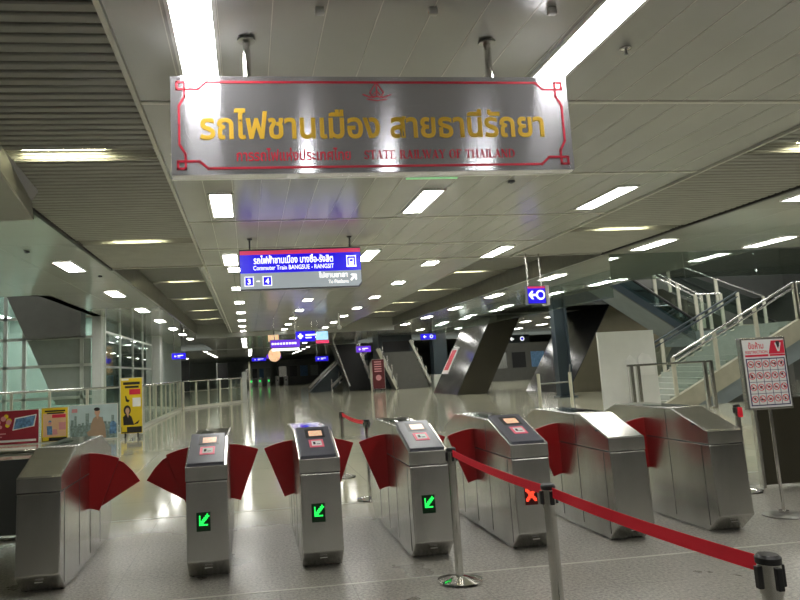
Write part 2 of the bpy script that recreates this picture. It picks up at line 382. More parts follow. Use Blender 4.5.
# end wall, side walls, back wall
st('wall_far', 'farwall', MB().box(-16, 34, 118, 118.3, 0, 4))
st('wall_left', 'wallgreen', MB().box(-12.2, -12, -9, 60, 0, 9))
st('wall_right', 'darkwall', MB().box(25, 25.2, -9, 36, 0, 9).box(33.8, 34, 36, 118, 0, 4))
st('wall_back', 'incline', MB().box(-12, 25, -9.2, -9, 0, 4.2))
st('ceiling_high_left', 'void', MB().box(-12, -5.6, 20, 60, 8.9, 9).box(-12,-5.6,19.9,20,4,9))
st('ceiling_high_right', 'void', MB().box(12.6, 25, 15.7, 36, 8.9, 9).box(12.55, 12.6, 15.7, 36, 4.05, 9).box(12.6, 25, 36, 36.1, 4.1, 9))

# bulkhead at upper left, chamfered
b = MB(); SEC = [(-8.5, [(-2.36,4),(-2.36,3.74),(-2.38,3.72),(-6,3.72),(-6,4)]), (7.2, [(-2.39,4),(-2.39,3.74),(-2.41,3.72),(-6,3.72),(-6,4)]), (9.0, [(-2.53,4),(-2.61,3.87),(-2.58,3.63),(-6,3.60),(-6,4)])]
b.add([(x, y, z) for y, s in SEC for x, z in s], [(0,1,2,3,4), (14,13,12,11,10)]+[(k*5+i, k*5+(i+1) % 5, (k+1)*5+(i+1) % 5, (k+1)*5+i) for k in (0, 1) for i in range(5)])
st('beam_bulkhead', 'bulkhead', b)

# ================================================================ CEILING LIGHTS
def lamp_proto(w, l, label, strength='light'):
    t = thing('ceiling_light', label, 'ceiling light', (0,0,0))
    f = MB(); e = .028
    f.box(-w/2-e, -w/2, -l/2-e, l/2+e, -.012, .012).box(w/2, w/2+e, -l/2-e, l/2+e, -.012, .012).box(-w/2, w/2, -l/2-e, -l/2, -.012, .012).box(-w/2, w/2, l/2, l/2+e, -.012, .012)
    f.build('frame', 'frame', t)
    MB().box(-w/2, w/2, -l/2, l/2, -.004, .006).build('diffuser', strength, t)
    return t
def lamps(proto, spots, desc, group, z):
    for i, (x, y) in enumerate(spots):
        lab = desc % ORD[i]
        if not proto.get('used'): proto.location = (x, y, z); proto['label'] = lab; proto['group'] = group; proto['used'] = True
        else:
            c = copy_tree(proto, (x, y, z), lab, group)
LZ = 3.986
pl = lamp_proto(.28, 1.36, '')
for desc, x in (('white ceiling light, %s from the camera in the row over the blue-sign left edge', -.30), ('white ceiling light, %s from the camera in the middle row of the front ceiling', 2.62), ('white ceiling light, %s from the camera in the right row of the front ceiling', 5.5)):
    ys = [9.95, 14.8] if x < 5 else [4.4, 9.95, 14.8]
    lamps(pl, [(x, y) for y in ys], desc, 'oblong ceiling lights in the plank ceiling', LZ)
pbig = lamp_proto(.27, 1.6, '')
lamps(pbig, [(-.30, 4.75)], 'long bright ceiling light above the left end of the steel sign, %s of its row', 'long ceiling lights above the steel sign', LZ)
lamps(pbig, [(2.62, 4.95)], 'long bright ceiling light above the right end of the steel sign, %s of its row', 'long ceiling lights above the steel sign', LZ)
pb2 = lamp_proto(.10, 1.0, '')
lamps(pb2, [(.78, 1.2), (1.78, 1.2), (2.98, 1.2)], 'white ceiling light behind the viewpoint, %s from the left', 'ceiling lights behind the viewpoint', LZ)
pb3 = lamp_proto(.28, 1.5, '')  # extra lamps added to brighten gate fronts, belt and sign
lamps(pb3, [(-2.0, -5), (1.4, -5), (4.9, -5), (5.5, -.4)], 'added wide fill light far behind the viewpoint, %s of four', 'ceiling lights behind the viewpoint', LZ)
lamps(pb3, [(-3.9, -4), (-3.6, 4.9)], 'added wide fill light beside the viewpoint outside the photo, %s of two', 'ceiling lights behind the viewpoint', LZ)
pf = lamp_proto(.30, .62, '')
for desc, x in (('square white light in the left far ceiling row beyond the blue sign, %s nearest', -.23), ('square white light in the middle far ceiling row beyond the blue sign, %s nearest', 2.06), ('square white light in the right far ceiling row beyond the blue sign, %s nearest', 4.36)):
    lamps(pf, [(x, y) for y in (16.2, 19.87, 23.8, 27.8, 31.8, 35.7, 39.7)], desc, 'square lights in the far plank ceiling', LZ)
ps = lamp_proto(.34, 1.3, '')
lamps(ps, [(-3.60, 15.05+5.1*i) for i in range(0, 7)], 'white light in the left glossy soffit, %s nearest', 'lights in the left soffit', LZ)
lamps(ps, [(9.02, 4.9), (9.02, 9.75), (9.02, 14.5)], 'white light in the right soffit near the slats, %s nearest', 'lights in the right soffit', LZ)
lamps(ps, [(11.95, 9.75), (11.95, 14.6)], 'white light in the outer row of the right soffit, %s nearest', 'lights in the right soffit', LZ)
lamps(ps, [(9.05, 19.9+5.05*i) for i in range(6)], 'white light in the far right soffit behind the glass curtain, %s nearest', 'lights in the far right soffit', LZ)
lamps(ps, [(11.7, 22+5.05*i) for i in range(6)], 'white light in the outer row of the far right soffit, %s nearest', 'lights in the far right soffit', LZ)
lamps(ps, [(x, y) for y in (39, 43, 47.5, 52) for x in (14.5, 17.5, 20.5, 23.5)], 'small white light in the distant low ceiling behind the leaning panels, %s of the cluster', 'lights of the distant low ceiling', LZ)
pv = lamp_proto(.3, .7, '')
lamps(pv, [(-.23, 43.7+3.3*i) for i in range(5)], 'distant white light near the vanishing point left row, %s nearest', 'distant ceiling lights', 3.735)
lamps(pv, [(4.3, 46+4*i) for i in range(3)], 'distant white light near the vanishing point right row, %s nearest', 'distant ceiling lights', 3.735)
lamps(pv, [(x, 62+5*i) for i in range(5) for x in (-3.6, .2, 5.2)], 'distant white light of the end hall, %s nearest', 'distant ceiling lights', 3.685)
lamps(pl2 := lamp_proto(.5, 2.0, ''), [(-8, 44), (-8, 50), (-8, 56)], 'added fill light in the far left hall, %s nearest', 'distant ceiling lights', LZ)  # lamps added to lift the dark floor at far left, next row too
lamps(pl2, [(-8, 64), (-8, 72), (-7, 82)], 'added fill light in the end hall at left, %s nearest', 'distant ceiling lights', 3.685)

plv = lamp_proto(.4, 2.4, '')
lamps(plv, [(-7.2, 22.5), (-9.4, 22.5), (-7.2, 25.4), (-10.5, 25.4)], 'added fill light on the high ceiling before the left glass wall, %s of four', 'added fill lights over the left void', 8.86)  # lamps added out of view to brighten the slanting slab
lamps(plv, [(x, y) for x in (14, 16.5, 19, 21.5, 23.5) for y in (17.5, 21, 24.5)], 'added fill light on the high ceiling over the stair void, %s of fifteen', 'added fill lights over the stair void', 8.86)  # lamps added out of view to lift the dark stairs
# trough lamps glowing in the slats
def trough(w, l=.46):
    t = thing('slat_light', '', 'ceiling light', (0,0,0))
    b = MB(); b.prism([(-l/2, .02), (-l/2, .0), (-.10, .07), (.10, .07), (l/2, .0), (l/2, .02), (.11, .09), (-.11, .09)], -w/2, w/2, 'X')
    b.build('reflector', 'frame', t)
    MB().box(-.42, .42, -.03, .03, .05, .069).build('tube', 'glow', t)
    b = MB()
    for k in range(5): b.box(-w/2, w/2, -.20+k*.1-.003, -.20+k*.1+.003, -.004, .024)
    b.build('blades', 'slat', t)
    return t
tp = trough(1.9)
for xs, ys, z, desc, sc in ((-1.87, GN, 4.0, 'yellowish lamp glowing between the near left slats, %s nearest', 1), (7.25, GN, 4.0, 'yellowish lamp glowing between the near right slats, %s nearest', 1.15), (-1.92, GF, 4.5, 'yellowish lamp glowing between the far left slats, %s nearest', .95), (7.0, GF, 4.5, 'yellowish lamp glowing between the far right slats, %s nearest', 1.5)):
    for i, y in enumerate(ys):
        if not tp.get('used'): o = tp; tp['used'] = True; o.location = (xs, y, z)
        else: o = copy_tree(tp, (xs, y, z), '')
        o['label'] = desc % ORD[i]; o['group'] = 'lamps glowing in the slatted ceiling'; o.scale = (sc, 1, 1)
for o in COL.objects:
    if 'used' in o: del o['used']

# sprinklers and little speakers
t = thing('sprinkler', 'chrome sprinkler head in the ceiling right of the steel sign', 'sprinkler', (3.03, 4.93, 4.0))
MB().lathe([(.001, 3.999), (.045, 3.996), (.045, 3.985), (.02, 3.975), (.001, 3.974)], (3.03, 4.93), 16).build('rose', 'chrome', t, smooth=True)
MB().lathe([(.012, 3.98), (.012, 3.94), (.022, 3.935), (.022, 3.93), (.001, 3.928)], (3.03, 4.93), 12).build('nozzle', 'steeldark', t, smooth=True)
for i, (x, y, l) in enumerate(((.55, 4.4, 'small white ceiling clip above the steel sign, left of the three'), (1.32, 4.38, 'small white ceiling clip above the steel sign, middle of the three'), (2.16, 4.35, 'small white ceiling clip above the steel sign, right of the three'))):
    t = thing('ceiling_bracket', l, 'bracket', (x, y, 3.99), 'white clips above the steel sign')
    MB().box(x-.03, x+.03, y-.02, y+.02, 3.95, 4.0).build('clip', 'frame', t, bevel=.006)
    MB().box(x-.022, x+.022, y-.025, y-.02, 3.955, 3.975).build('tab', 'white', t)
for x, y, l in ((3.6, 8.9, 'tiny round smoke detector right of the first square lights'), (-3.9, 13.2, 'small dark sprinkler in the left soffit beside the first light'), (-3.3, 16.6, 'small dark sprinkler in the left soffit beyond the first light')):
    tag(MB().lathe([(.001, 4.0), (.05, 3.998), (.045, 3.975), (.015, 3.96), (.001, 3.955)], (x, y), 14).build('smoke_detector', 'bezel', smooth=True), l, 'detector')
tag(MB().box(2.08, 2.76, 8.60, 8.63, 3.965, 3.985).build('light_strip', 'greenstrip', bevel=.004), 'thin pale green lit strip under the ceiling behind the steel sign', 'light strip')

# ================================================================ STEEL SIGN
Y0 = 4.78; X0, X1, Z0, Z1 = -.478, 2.43, 2.967, 3.682
t = thing('hanging_sign', 'wide brushed steel sign with gold Thai lettering and red border', 'sign', (.98, 4.84, 2.967))
MB().box(X0, X1, Y0, Y0+.13, Z0, Z1).build('panel', 'signsteel', t, bevel=.004)
for x in (.06, 1.86):
    p = MB().lathe([(.028, 3.68), (.028, 3.985)], (x, 4.84), 20).build('pole', 'chrome', t, smooth=True)
    MB().lathe([(.001, 3.968), (.065, 3.97), (.065, 3.985), (.001, 3.999)], (x, 4.84), 24).build('flange', 'steeldark', p, smooth=True)
def line(b, pts, w, y):
    for a, c in zip(pts, pts[1:]): b.bar((a[0], y, a[1]), (c[0], y, c[1]), .003, w) if abs(a[0]-c[0]) > abs(a[1]-c[1]) else b.bar((a[0], y, a[1]), (c[0], y, c[1]), w, .003)
def lines2d(b, pts, w, y, t=.004):
    for a, c in zip(pts, pts[1:]):
        d = Vector((c[0]-a[0], c[1]-a[1])); n = Vector((-d.y, d.x)).normalized()*w/2; e = d.normalized()*w/2
        b.prism([(a[0]-e.x+n.x, a[1]-e.y+n.y), (c[0]+e.x+n.x, c[1]+e.y+n.y), (c[0]+e.x-n.x, c[1]+e.y-n.y), (a[0]-e.x-n.x, a[1]-e.y-n.y)], y-t, y, 'Y')
m_ = .045; w_ = .015; b = MB(); sq = .052; k1 = .10; k2 = .19
cx = (X0+X1)/2; cz = (Z0+Z1)/2
def mir(pts, sx, sz): return [((X0+p[0]) if sx > 0 else (X1-p[0]), (Z0+p[1]) if sz > 0 else (Z1-p[1])) for p in pts]
for sx in (1, -1):
    for sz in (1, -1):
        lines2d(b, mir([(m_, m_), (m_+sq, m_), (m_+sq, m_+sq), (m_, m_+sq), (m_, m_)], sx, sz), w_, Y0)
        lines2d(b, mir([(m_+sq, m_+sq), (k2, m_+sq), (k2+.06, m_), ((X1-X0)/2, m_)], sx, sz), w_, Y0)
        lines2d(b, mir([(m_+sq, m_+sq), (m_+sq, k2-.04), (m_+.012, k2+.03), (m_+.012, (Z1-Z0)/2)], sx, sz), w_, Y0)
b.build('border', 'redpaint', t)
text('รถไฟชานเมือง สายธานีรัถยา', .97, 3.31, Y0, .255, 'gold', t, width=2.50, bold=.024, thick=.006)
text('การรถไฟแห่งประเทศไทย', .365, 3.098, Y0, .105, 'redpaint', t, width=.80, bold=.018, thick=.004)
serif_text('STATE RAILWAY OF THAILAND', .86, 3.066, Y0, .062, 1.12, 'redpaint', t)
b = MB()
lines2d(b, [(.955, 3.52), (.93, 3.56), (.955, 3.60), (.98, 3.635), (1.005, 3.60), (1.03, 3.56), (1.005, 3.52)], .007, Y0)
lines2d(b, [(.98, 3.53), (.98, 3.61)], .008, Y0); lines2d(b, [(.88, 3.545), (.93, 3.525), (.98, 3.53), (1.03, 3.525), (1.08, 3.545)], .007, Y0)
lines2d(b, [(.91, 3.51), (.98, 3.50), (1.05, 3.51)], .006, Y0); lines2d(b, [(.955, 3.545), (.98, 3.575), (1.005, 3.545)], .005, Y0)
b.build('emblem', 'redpaint', t)

# ================================================================ BLUE HANGING SIGN
def arrow(cx, cz, s, ang, w=.22):
    """arrow as two polygons pointing at angle ang"""
    ca, sa = math.cos(ang), math.sin(ang)
    def P(x, z): return (cx+(x*ca-z*sa)*s, cz+(x*sa+z*ca)*s)
    return [[P(-.5, -w/2), P(.3, -w/2), P(.3, w/2), P(-.5, w/2)], [P(.5, 0), P(.1, .45), P(-.1, .45), P(.22, 0)], [P(.5, 0), P(.22, 0), P(-.1, -.45), P(.1, -.45)]]
yb = 12.5
t = thing('hanging_sign', 'blue and grey platform sign reading Commuter Train BANGSUE - RANGSIT', 'sign', (1.0, yb, 3.06))
xa, xb, za, zb = -.10, 2.08, 3.06, 3.76
MB().prism([(xa, za), (xb-.06, za), (xb, za+.07), (xb, zb+.03), (xa, zb+.03)], yb-.005, yb+.16, 'Y').build('housing', 'bezel', t)
MB().box(xa+.01, xb-.01, yb-.02, yb-.006, zb-.07, zb).build('red_band', 'bluetop', t)
f = MB().box(xa+.01, xb-.01, yb-.02, yb-.006, 3.36, zb-.07).build('blue_panel', 'blue', t)
g = MB().prism([(xa+.01, za+.02), (xb-.07, za+.02), (xb-.01, za+.09), (xb-.01, 3.36), (xa+.01, 3.36)], yb-.02, yb-.006, 'Y').build('grey_panel', 'signgrey', t)
text('รถไฟฟ้าชานเมือง บางซื่อ-รังสิต', .86, 3.585, yb-.02, .17, 'signwhite', f, width=1.42, bold=.018)
text('Commuter Train BANGSUE - RANGSIT', .86, 3.45, yb-.02, .11, 'signwhite', f, width=1.44, bold=.008)
b = MB(); lines2d(b, [(1.82, 3.43), (1.98, 3.43), (1.98, 3.62), (1.82, 3.62), (1.82, 3.43)], .014, yb-.02)
for p in (rect(1.855, 1.945, 3.47, 3.58), rect(1.845, 1.955, 3.445, 3.46)): b.prism(p, yb-.024, yb-.02, 'Y')
b.build('train_pictogram', 'signwhite', f)
shape([rect(1.87, 1.93, 3.52, 3.56)], 'window', 'blue', f, yb-.025)
for x, n in ((.06, '3'), (.38, '4')):
    MB().box(x-.08, x+.08, yb-.026, yb-.02, 3.13, 3.30).build('number_border', 'signwhite', g)
    MB().box(x-.068, x+.068, yb-.029, yb-.02, 3.142, 3.288).build('number_plate', 'blue', g)
    text(n, x, 3.21, yb-.03, .13, 'signwhite', g, bold=.03)
shape([rect(.19, .25, 3.205, 3.222)], 'dash', 'signwhite', g, yb-.02)
text('ไปชานชาลา', 1.56, 3.285, yb-.02, .125, 'signwhite', g, width=.52, bold=.012)
text('To Platform', 1.65, 3.165, yb-.02, .085, 'signwhite', g, width=.36, bold=.005)
shape(arrow(1.93, 3.235, .15, math.radians(45)), 'arrow', 'signwhite', g, yb-.02, .004)
for x in (.09, 1.90):
    p = MB().lathe([(.014, 3.78), (.014, 3.985)], (x, yb+.07), 10).build('rod', 'bezel', t, smooth=True)
    MB().lathe([(.001, 3.97), (.04, 3.97), (.04, 3.995), (.001, 3.998)], (x, yb+.07), 12).build('flange', 'bezel', p)

# small hanging signs farther off
def small_sign(x0, x1, z0, z1, y, label, m='blue', rodtop=3.99, deco=0, name='hanging_sign', group=None, rotz=0, t_=.1):
    cx = (x0+x1)/2; t = thing(name, label, 'sign', (cx, y, z0), group)
    MB().box(x0, x1, y, y+t_, z0, z1).build('housing', 'bezel', t)
    p = MB().box(x0+.02, x1-.02, y-.01, y-.001, z0+.02, z1-.02).build('panel', m, t)
    w, h = x1-x0, z1-z0
    if deco == 1:
        shape(arrow(x0+.25*w, (z0+z1)/2, h*.35, math.pi) + [rect(x0+.42*w, x0+.8*w, z0+.55*h, z0+.65*h), rect(x0+.42*w, x0+.6*w, z0+.35*h, z0+.42*h)], 'pictogram', 'signwhite', p, y-.01, .006)
    if deco == 2:
        shape([disc(x0+.70*w, (z0+z1)/2, h*.27)] + arrow(x0+.28*w, (z0+z1)/2, h*.5, math.pi), 'pictogram', 'signwhite', p, y-.01, .006)
        shape([disc(x0+.70*w, (z0+z1)/2, h*.18)], 'pictogram_centre', 'blue', p, y-.018, .006)
    if rodtop and rodtop > z1:
        for x in (x0+.15*w, x1-.15*w): MB().lathe([(.018, z1-.01), (.018, rodtop)], (x, y+t_/2), 8).build('rod', 'steel', t)
    if rotz: t.rotation_euler = (0, 0, rotz)
    return t
ss = small_sign(6.27, 6.74, 2.83, 3.24, 15.2, 'small blue sign on two steel rods, with arrow and white disc, above the leaning panel', deco=2, rotz=.12)
MB().box(6.29, 6.72, 15.185, 15.19, 3.185, 3.225).build('red_band', 'bluetop', ss)
MB().box(6.75, 6.85, 15.22, 15.42, 2.80, 3.26).build('side_housing', 'whitepanel', ss, bevel=.02)
s2 = small_sign(2.2, 3.14, 2.95, 3.46, 33, 'blue sign with a white plus sign hanging left of the pale blue screen', deco=0, rodtop=3.99)
shape([rect(2.32, 2.36+.2, 3.18, 3.26), rect(2.40, 2.48, 3.10, 3.34)], 'plus_sign', 'signwhite', s2, 32.985, .006)
shape([rect(2.68, 3.2, 3.24, 3.30), rect(2.68, 2.95, 3.12, 3.17)], 'caption', 'signwhite', s2, 32.985, .006)
s3 = small_sign(3.16, 3.76, 3.0, 3.42, 33.05, 'pale blue departure screen hanging beside the blue plus sign', m='cyan', name='hanging_screen')
MB().box(3.16, 3.76, 33.0, 33.04, 2.86, 2.99).build('ticker', 'bluetop', s3)
s4 = small_sign(.93, 2.20, 2.62, 2.97, 30, 'long purple lit sign hanging in the distance left of the plus sign', m='purple')
shape([rect(1.0+.12*i, 1.07+.12*i, 2.76, 2.84) for i in range(9)], 'caption', 'signwhite', s4, 29.985, .006)
MB().box(1.0, 2.15, 29.99, 30.08, 2.50, 2.60).build('light_bar', 'signwhite', s4)
t = thing('hanging_ornament', 'round orange lit emblem board hanging behind the purple sign', 'ornament', (1.5, 31.5, 2.1))
MB().prism(disc(1.15, 2.38, .27, .30, 24), 31.5, 31.6, 'Y').build('disc', 'orange', t)
MB().box(.90, 1.36, 31.5, 31.6, 2.98, 3.26).build('top_board', 'orange', t)
MB().lathe([(.02, 2.66), (.02, 3.99)], (1.15, 31.55), 8).build('rod', 'steel', t)
small_sign(.2, 1.15, 2.38, 2.62, 46, 'bright blue sign deep in the hall left of the purple sign', rodtop=3.74, deco=1)
small_sign(1.2, 2.2, 2.55, 2.85, 48, 'dim purple sign deep in the hall beside the orange emblem', m='purple', rodtop=3.74)
small_sign(4.2, 5.05, 2.17, 2.50, 45, 'blue sign deep in the hall above the dark doorway', rodtop=3.74, deco=1)
small_sign(7.0, 8.0, 2.62, 3.05, 46, 'violet sign deep in the hall above the maroon banner', m='purple', rodtop=3.74, deco=1)
small_sign(10.0, 10.95, 3.05, 3.42, 40.5, 'blue sign with white disc hanging left of the leaning reflective panel', rodtop=3.99, deco=2)
small_sign(-3.75, -3.05, 2.50, 2.82, 36, 'blue sign hanging beyond the left railing below the soffit', rodtop=3.99, deco=1)
small_sign(14.2, 15.6, 2.55, 3.0, 38, 'dark hanging screen with blue symbols seen between the two leaning panels', m='darkblue', rodtop=3.99, deco=2)
# far directional lamp on a stem
tag(MB().lathe([(.03, 3.99), (.03, 3.5), (.10, 3.42), (.08, 3.3), (.001, 3.28)], (3.9, 30), 10).build('pendant_camera', 'whitepanel'), 'small white camera on a thin stem under the far ceiling', 'camera')

# ================================================================ TICKET GATES
GY = 6.0
def gate(label, display, reader, left, right, wide_left=False, wide_right=False):
    """local: x centred, y=0 at the front face, 2.05 m long"""
    t = thing('ticket_gate', label, 'ticket gate', (0,0,0), 'ticket gates in a row')
    hw = .165
    body = [(.12, .006), (-.06, .155), (-.03, .765), (2.04, .765), (2.06, .155), (1.88, .006)]
    MB().prism(body, -hw, hw, 'X').build('body', 'steel', t, bevel=.010)
    for fx in (-hw+.03, hw-.03):
        for fy_ in (.15, 1.84): MB().lathe([(.001, 0), (.014, 0), (.014, .012), (.001, .012)], (fx, fy_), 10).build('foot', 'seam', t)
    head = [(-.03, .772), (-.03, .885), (.50, 1.065), (1.56, 1.065), (2.04, .90), (2.04, .772)]
    h = MB().prism(head, -hw-.004, hw+.004, 'X').build('head', 'steel', t, bevel=.006)
    MB().prism([(-.02, .76), (-.02, .777), (2.03, .777), (2.03, .76)], -hw+.002, hw-.002, 'X').build('seam', 'seam', t)
    # panel joints on the sides
    for s in (-1, 1):
        for y in (.09, .60, 1.02, 1.46): MB().box(s*hw-.0015, s*hw+.0015, y-.003, y+.003, .06, .755).build('side_joint', 'seam', t)
        MB().box(s*(hw+.004)-.0015, s*(hw+.004)+.0015, .597, .603, .775, 1.05).build('head_joint', 'seam', h)
    b = MB().box(-hw+.012, hw-.012, .62, 1.50, 1.064, 1.069); b.build('top_plate', 'chrome', h, bevel=.002)
    b = MB()
    b.prism(disc(-.05, 1.0, .06, .16), 1.069, 1.074, 'Z'); b.build('top_lens', 'glassrail', h)
    # slope frame: direction from (-.03,.885) to (.50,1.065)
    d = Vector((0, .53, .18)).normalized(); n = Vector((0, -.18, .53)).normalized(); o = Vector((0, -.03, .885))
    def slab(x0, x1, a0, a1, h0, h1, name, m, par, bev=0):
        vs = []
        for hh in (h0, h1):
            for x, a in ((x0, a0), (x1, a0), (x1, a1), (x0, a1)):
                p = o+d*a+n*hh; vs.append((x, p.y, p.z))
        return MB().add(vs, [(0,3,2,1),(4,5,6,7),(0,1,5,4),(1,2,6,5),(2,3,7,6),(3,0,4,7)]).build(name, m, par, bevel=bev)
    if reader:
        r = slab(-hw+.010, hw-.022, .012, .60, -.004, .022, 'reader_panel', 'bezel', t, .006)
        slab(-.080, .090, .365, .545, .022, .0245, 'screen_bezel', 'black', r)
        slab(-.048, .068, .395, .50, .0245, .027, 'screen', 'lcd', r)
        pd = slab(-.062, .062, .165, .315, .022, .026, 'card_pad', 'pink', r)
        slab(-.040, .045, .19, .285, .026, .0275, 'card_symbol', 'white', pd)
        slab(-.028, -.008, .215, .262, .0275, .0282, 'card_mark', 'seam', pd); slab(.0, .032, .215, .225, .0275, .0282, 'card_mark', 'seam', pd)
    else:
        slab(-hw+.006, hw-.006, .01, .555, -.001, .004, 'slope_cover', 'steel', t, .002)
        b = MB(); b.box(-hw-.008, -hw-.004, .15, .19, .93, .945); b.build('keyhole_plate', 'seam', h)
    if display:
        c = display; y = -.0485
        dp = MB()
        zz0, zz1 = .385, .53; xx0, xx1 = (-.085, .025)
        def fy(z): return -.06+(z-.155)*(.03/.61)
        dp.add([(xx0, fy(zz0)-.004, zz0), (xx1, fy(zz0)-.004, zz0), (xx1, fy(zz1)-.004, zz1), (xx0, fy(zz1)-.004, zz1), (xx0, fy(zz0)+.01, zz0), (xx1, fy(zz0)+.01, zz0), (xx1, fy(zz1)+.01, zz1), (xx0, fy(zz1)+.01, zz1)],
               [(0,1,2,3),(4,7,6,5),(0,4,5,1),(1,5,6,2),(2,6,7,3),(3,7,4,0)])
        dpo = dp.build('display', 'ledback' if c == 'arrow' else 'ledbackr', t)
        pat = ['........', '......##', '..#..###', '..#.###.', '..####..', '..###...', '..#####.', '........'] if c == 'arrow' else ['##....##', '###..###', '.######.', '..####..', '..####..', '.######.', '###..###', '##....##']
        if c == 'arrow': pat = ['......#.', '.#...###', '.#..###.', '.#.###..', '.####...', '.###....', '.######.', '........']
        b = MB(); px = .0118
        for r_, row in enumerate(pat):
            for q, ch in enumerate(row):
                if ch == '#':
                    x = xx0+.010+q*px; z = zz1-.022-r_*.0132; b.box(x, x+.0095, fy(z)-.0065, fy(z)-.003, z, z+.0105)
        b.build('arrow_sign' if c == 'arrow' else 'cross_sign', 'ledgreen' if c == 'arrow' else 'ledred', dpo)
    MB().box(-.03, .03, -.012, -.006, .095, .10).build('label_plate', 'frame', t)
    # fan flaps about y = 1.0
    def fan(side, wide):
        cx_ = side*(hw-.08); Y = 1.0
        def pt(r, a): return (cx_+side*r*math.sin(math.radians(a)), r*math.cos(math.radians(a))+.0)
        def sector(r0, r1, a0, a1, y, nm, par):
            n_ = 8; P = [pt(r1, a0+(a1-a0)*i/n_) for i in range(n_+1)]+[pt(r0, a1-(a1-a0)*i/n_) for i in range(n_+1)]
            return MB().prism(P, y-.012, y+.012, 'Y').build(nm, 'red', par, bevel=.003)
        f1 = sector(.46, .955, 2, 21.4, Y, 'flap', t)
        if wide:
            P = [(cx_+side*a, c) for a, c in ((.06,.90),(.20,.905),(.30,.885),(.38,.845),(.46,.765),(.53,.665),(.15,.445),(.06,.45))]
            MB().prism(P, Y+.018, Y+.042, 'Y').build('outer_leaf', 'red', f1)
    if left: fan(-1, wide_left)
    if right: fan(1, wide_right)
    return t
specs = [
 (-1.655, 'leftmost steel ticket gate, plain sloped top, beside the black barrier', None, False, False, True, False, True),
 (-.365, 'steel ticket gate with green arrow, red flap spreading into the wide lane on its left', 'arrow', True, True, True, True, False),
 (.555, 'steel ticket gate with green arrow, middle of the three green-arrow gates', 'arrow', True, True, True, False, False),
 (1.475, 'steel ticket gate with green arrow, directly behind the front belt post', 'arrow', True, True, True, False, False),
 (2.365, 'steel ticket gate with a red cross display and grey reader panel', 'cross', True, True, True, False, False),
 (3.255, 'steel ticket gate with plain bright sloped top, left of the rightmost gate', None, False, True, True, False, False),
 (4.195, 'rightmost steel ticket gate, plain sloped top, beside the restriction sign', None, False, True, False, False, False),
]
for x, lab, disp, rd, l, r, wl, wr in specs:
    g = gate(lab, disp, rd, l, r, wl, wr); g.location = (x, GY, 0)

# ================================================================ BARRIERS BESIDE THE GATES
def barrier(x0, x1, y, label, endcap):
    t = thing('barrier', label, 'barrier', ((x0+x1)/2, y, 0))
    MB().box(x0, x1, y-.012, y+.012, .14, .87).build('panel', 'darkwall', t)
    rr = .028; pts = [(x0, y, .93), (x1-.10, y, .93), (x1-.03, y, .90), (x1, y, .82), (x1, y, 0)] if endcap > 0 else [(x1, y, .93), (x0+.10, y, .93), (x0+.03, y, .90), (x0, y, .82), (x0, y, 0)]
    MB().tube(pts, rr).build('top_rail', 'chrome', t, smooth=True)
    MB().tube([(x0, y, .09), (x1, y, .09)], rr).build('bottom_rail', 'chrome', t, smooth=True)
    MB().tube([(x0+.02, y, .0), (x0+.02, y, .9)], .022).build('post', 'chrome', t, smooth=True)
barrier(-4.3, -2.06, 7.7, 'black panel barrier in a chrome tube frame, left of the gates', 1)
t = thing('glass_barrier', 'dark glass screen with a slim steel upright behind the restriction sign', 'barrier', (7.2, 7.75, 0))
MB().box(5.86, 9.4, 7.73, 7.76, .03, 1.0).build('pane', 'brown', t)
MB().box(5.82, 5.86, 7.72, 7.78, 0, 1.02).build('upright', 'steel', t)
MB().box(5.86, 9.4, 7.725, 7.765, 1.0, 1.02).build('top_rail', 'steeldark', t)

# ================================================================ BELT POSTS
def post_proto():
    t = thing('belt_post', '', 'belt post', (0,0,0), 'steel belt posts')
    MB().lathe([(.001, 0), (.165, 0), (.168, .006), (.165, .02), (.12, .032), (.05, .045), (.033, .05), (.001, .05)], n=36).build('base', 'chrome', t, smooth=True)
    MB().lathe([(.001, .04), (.030, .04), (.030, .86), (.001, .86)], n=24).build('tube', 'chrome', t, smooth=True)
    h = MB().lathe([(.001, .855), (.034, .855), (.034, .945), (.001, .945)], n=24).build('head', 'chrome', t, smooth=True)
    MB().lathe([(.001, .944), (.037, .944), (.038, .962), (.030, .97), (.001, .97)], n=24).build('cap', 'black', t, smooth=True)
    for k in range(4):
        a = k*math.pi/2; x, y = .036*math.cos(a), .036*math.sin(a)
        MB().box(x-.010, x+.010, y-.010, y+.010, .872, .938).build('belt_slot', 'black', h, bevel=.003)
    return t
pp = post_proto(); A_ = (1.50, 5.36); B_ = (1.49, 3.56); C_ = (1.565, 2.10)
posts = [(A_, 'steel belt post with round base standing in front of the gates', 0), (B_, 'middle steel belt post of the red belt line, cut by the bottom edge', 0),
  (C_, 'nearest belt post, only its dark head showing in the bottom right corner', 0), ((1.37, 10.8), 'belt post behind the gates, left end of the small red belt', 0),
  ((1.43, 8.86), 'belt post behind the gates close beside the fourth gate', 0), ((5.52, 7.60), 'belt post with red belt end at its top, right of the rightmost gate', 0)]
for i, ((x, y), lab, r) in enumerate(posts):
    if i == 0: o = pp; o.location = (x, y, 0); o['label'] = lab
    else: o = copy_tree(pp, (x, y, 0), lab, 'steel belt posts')
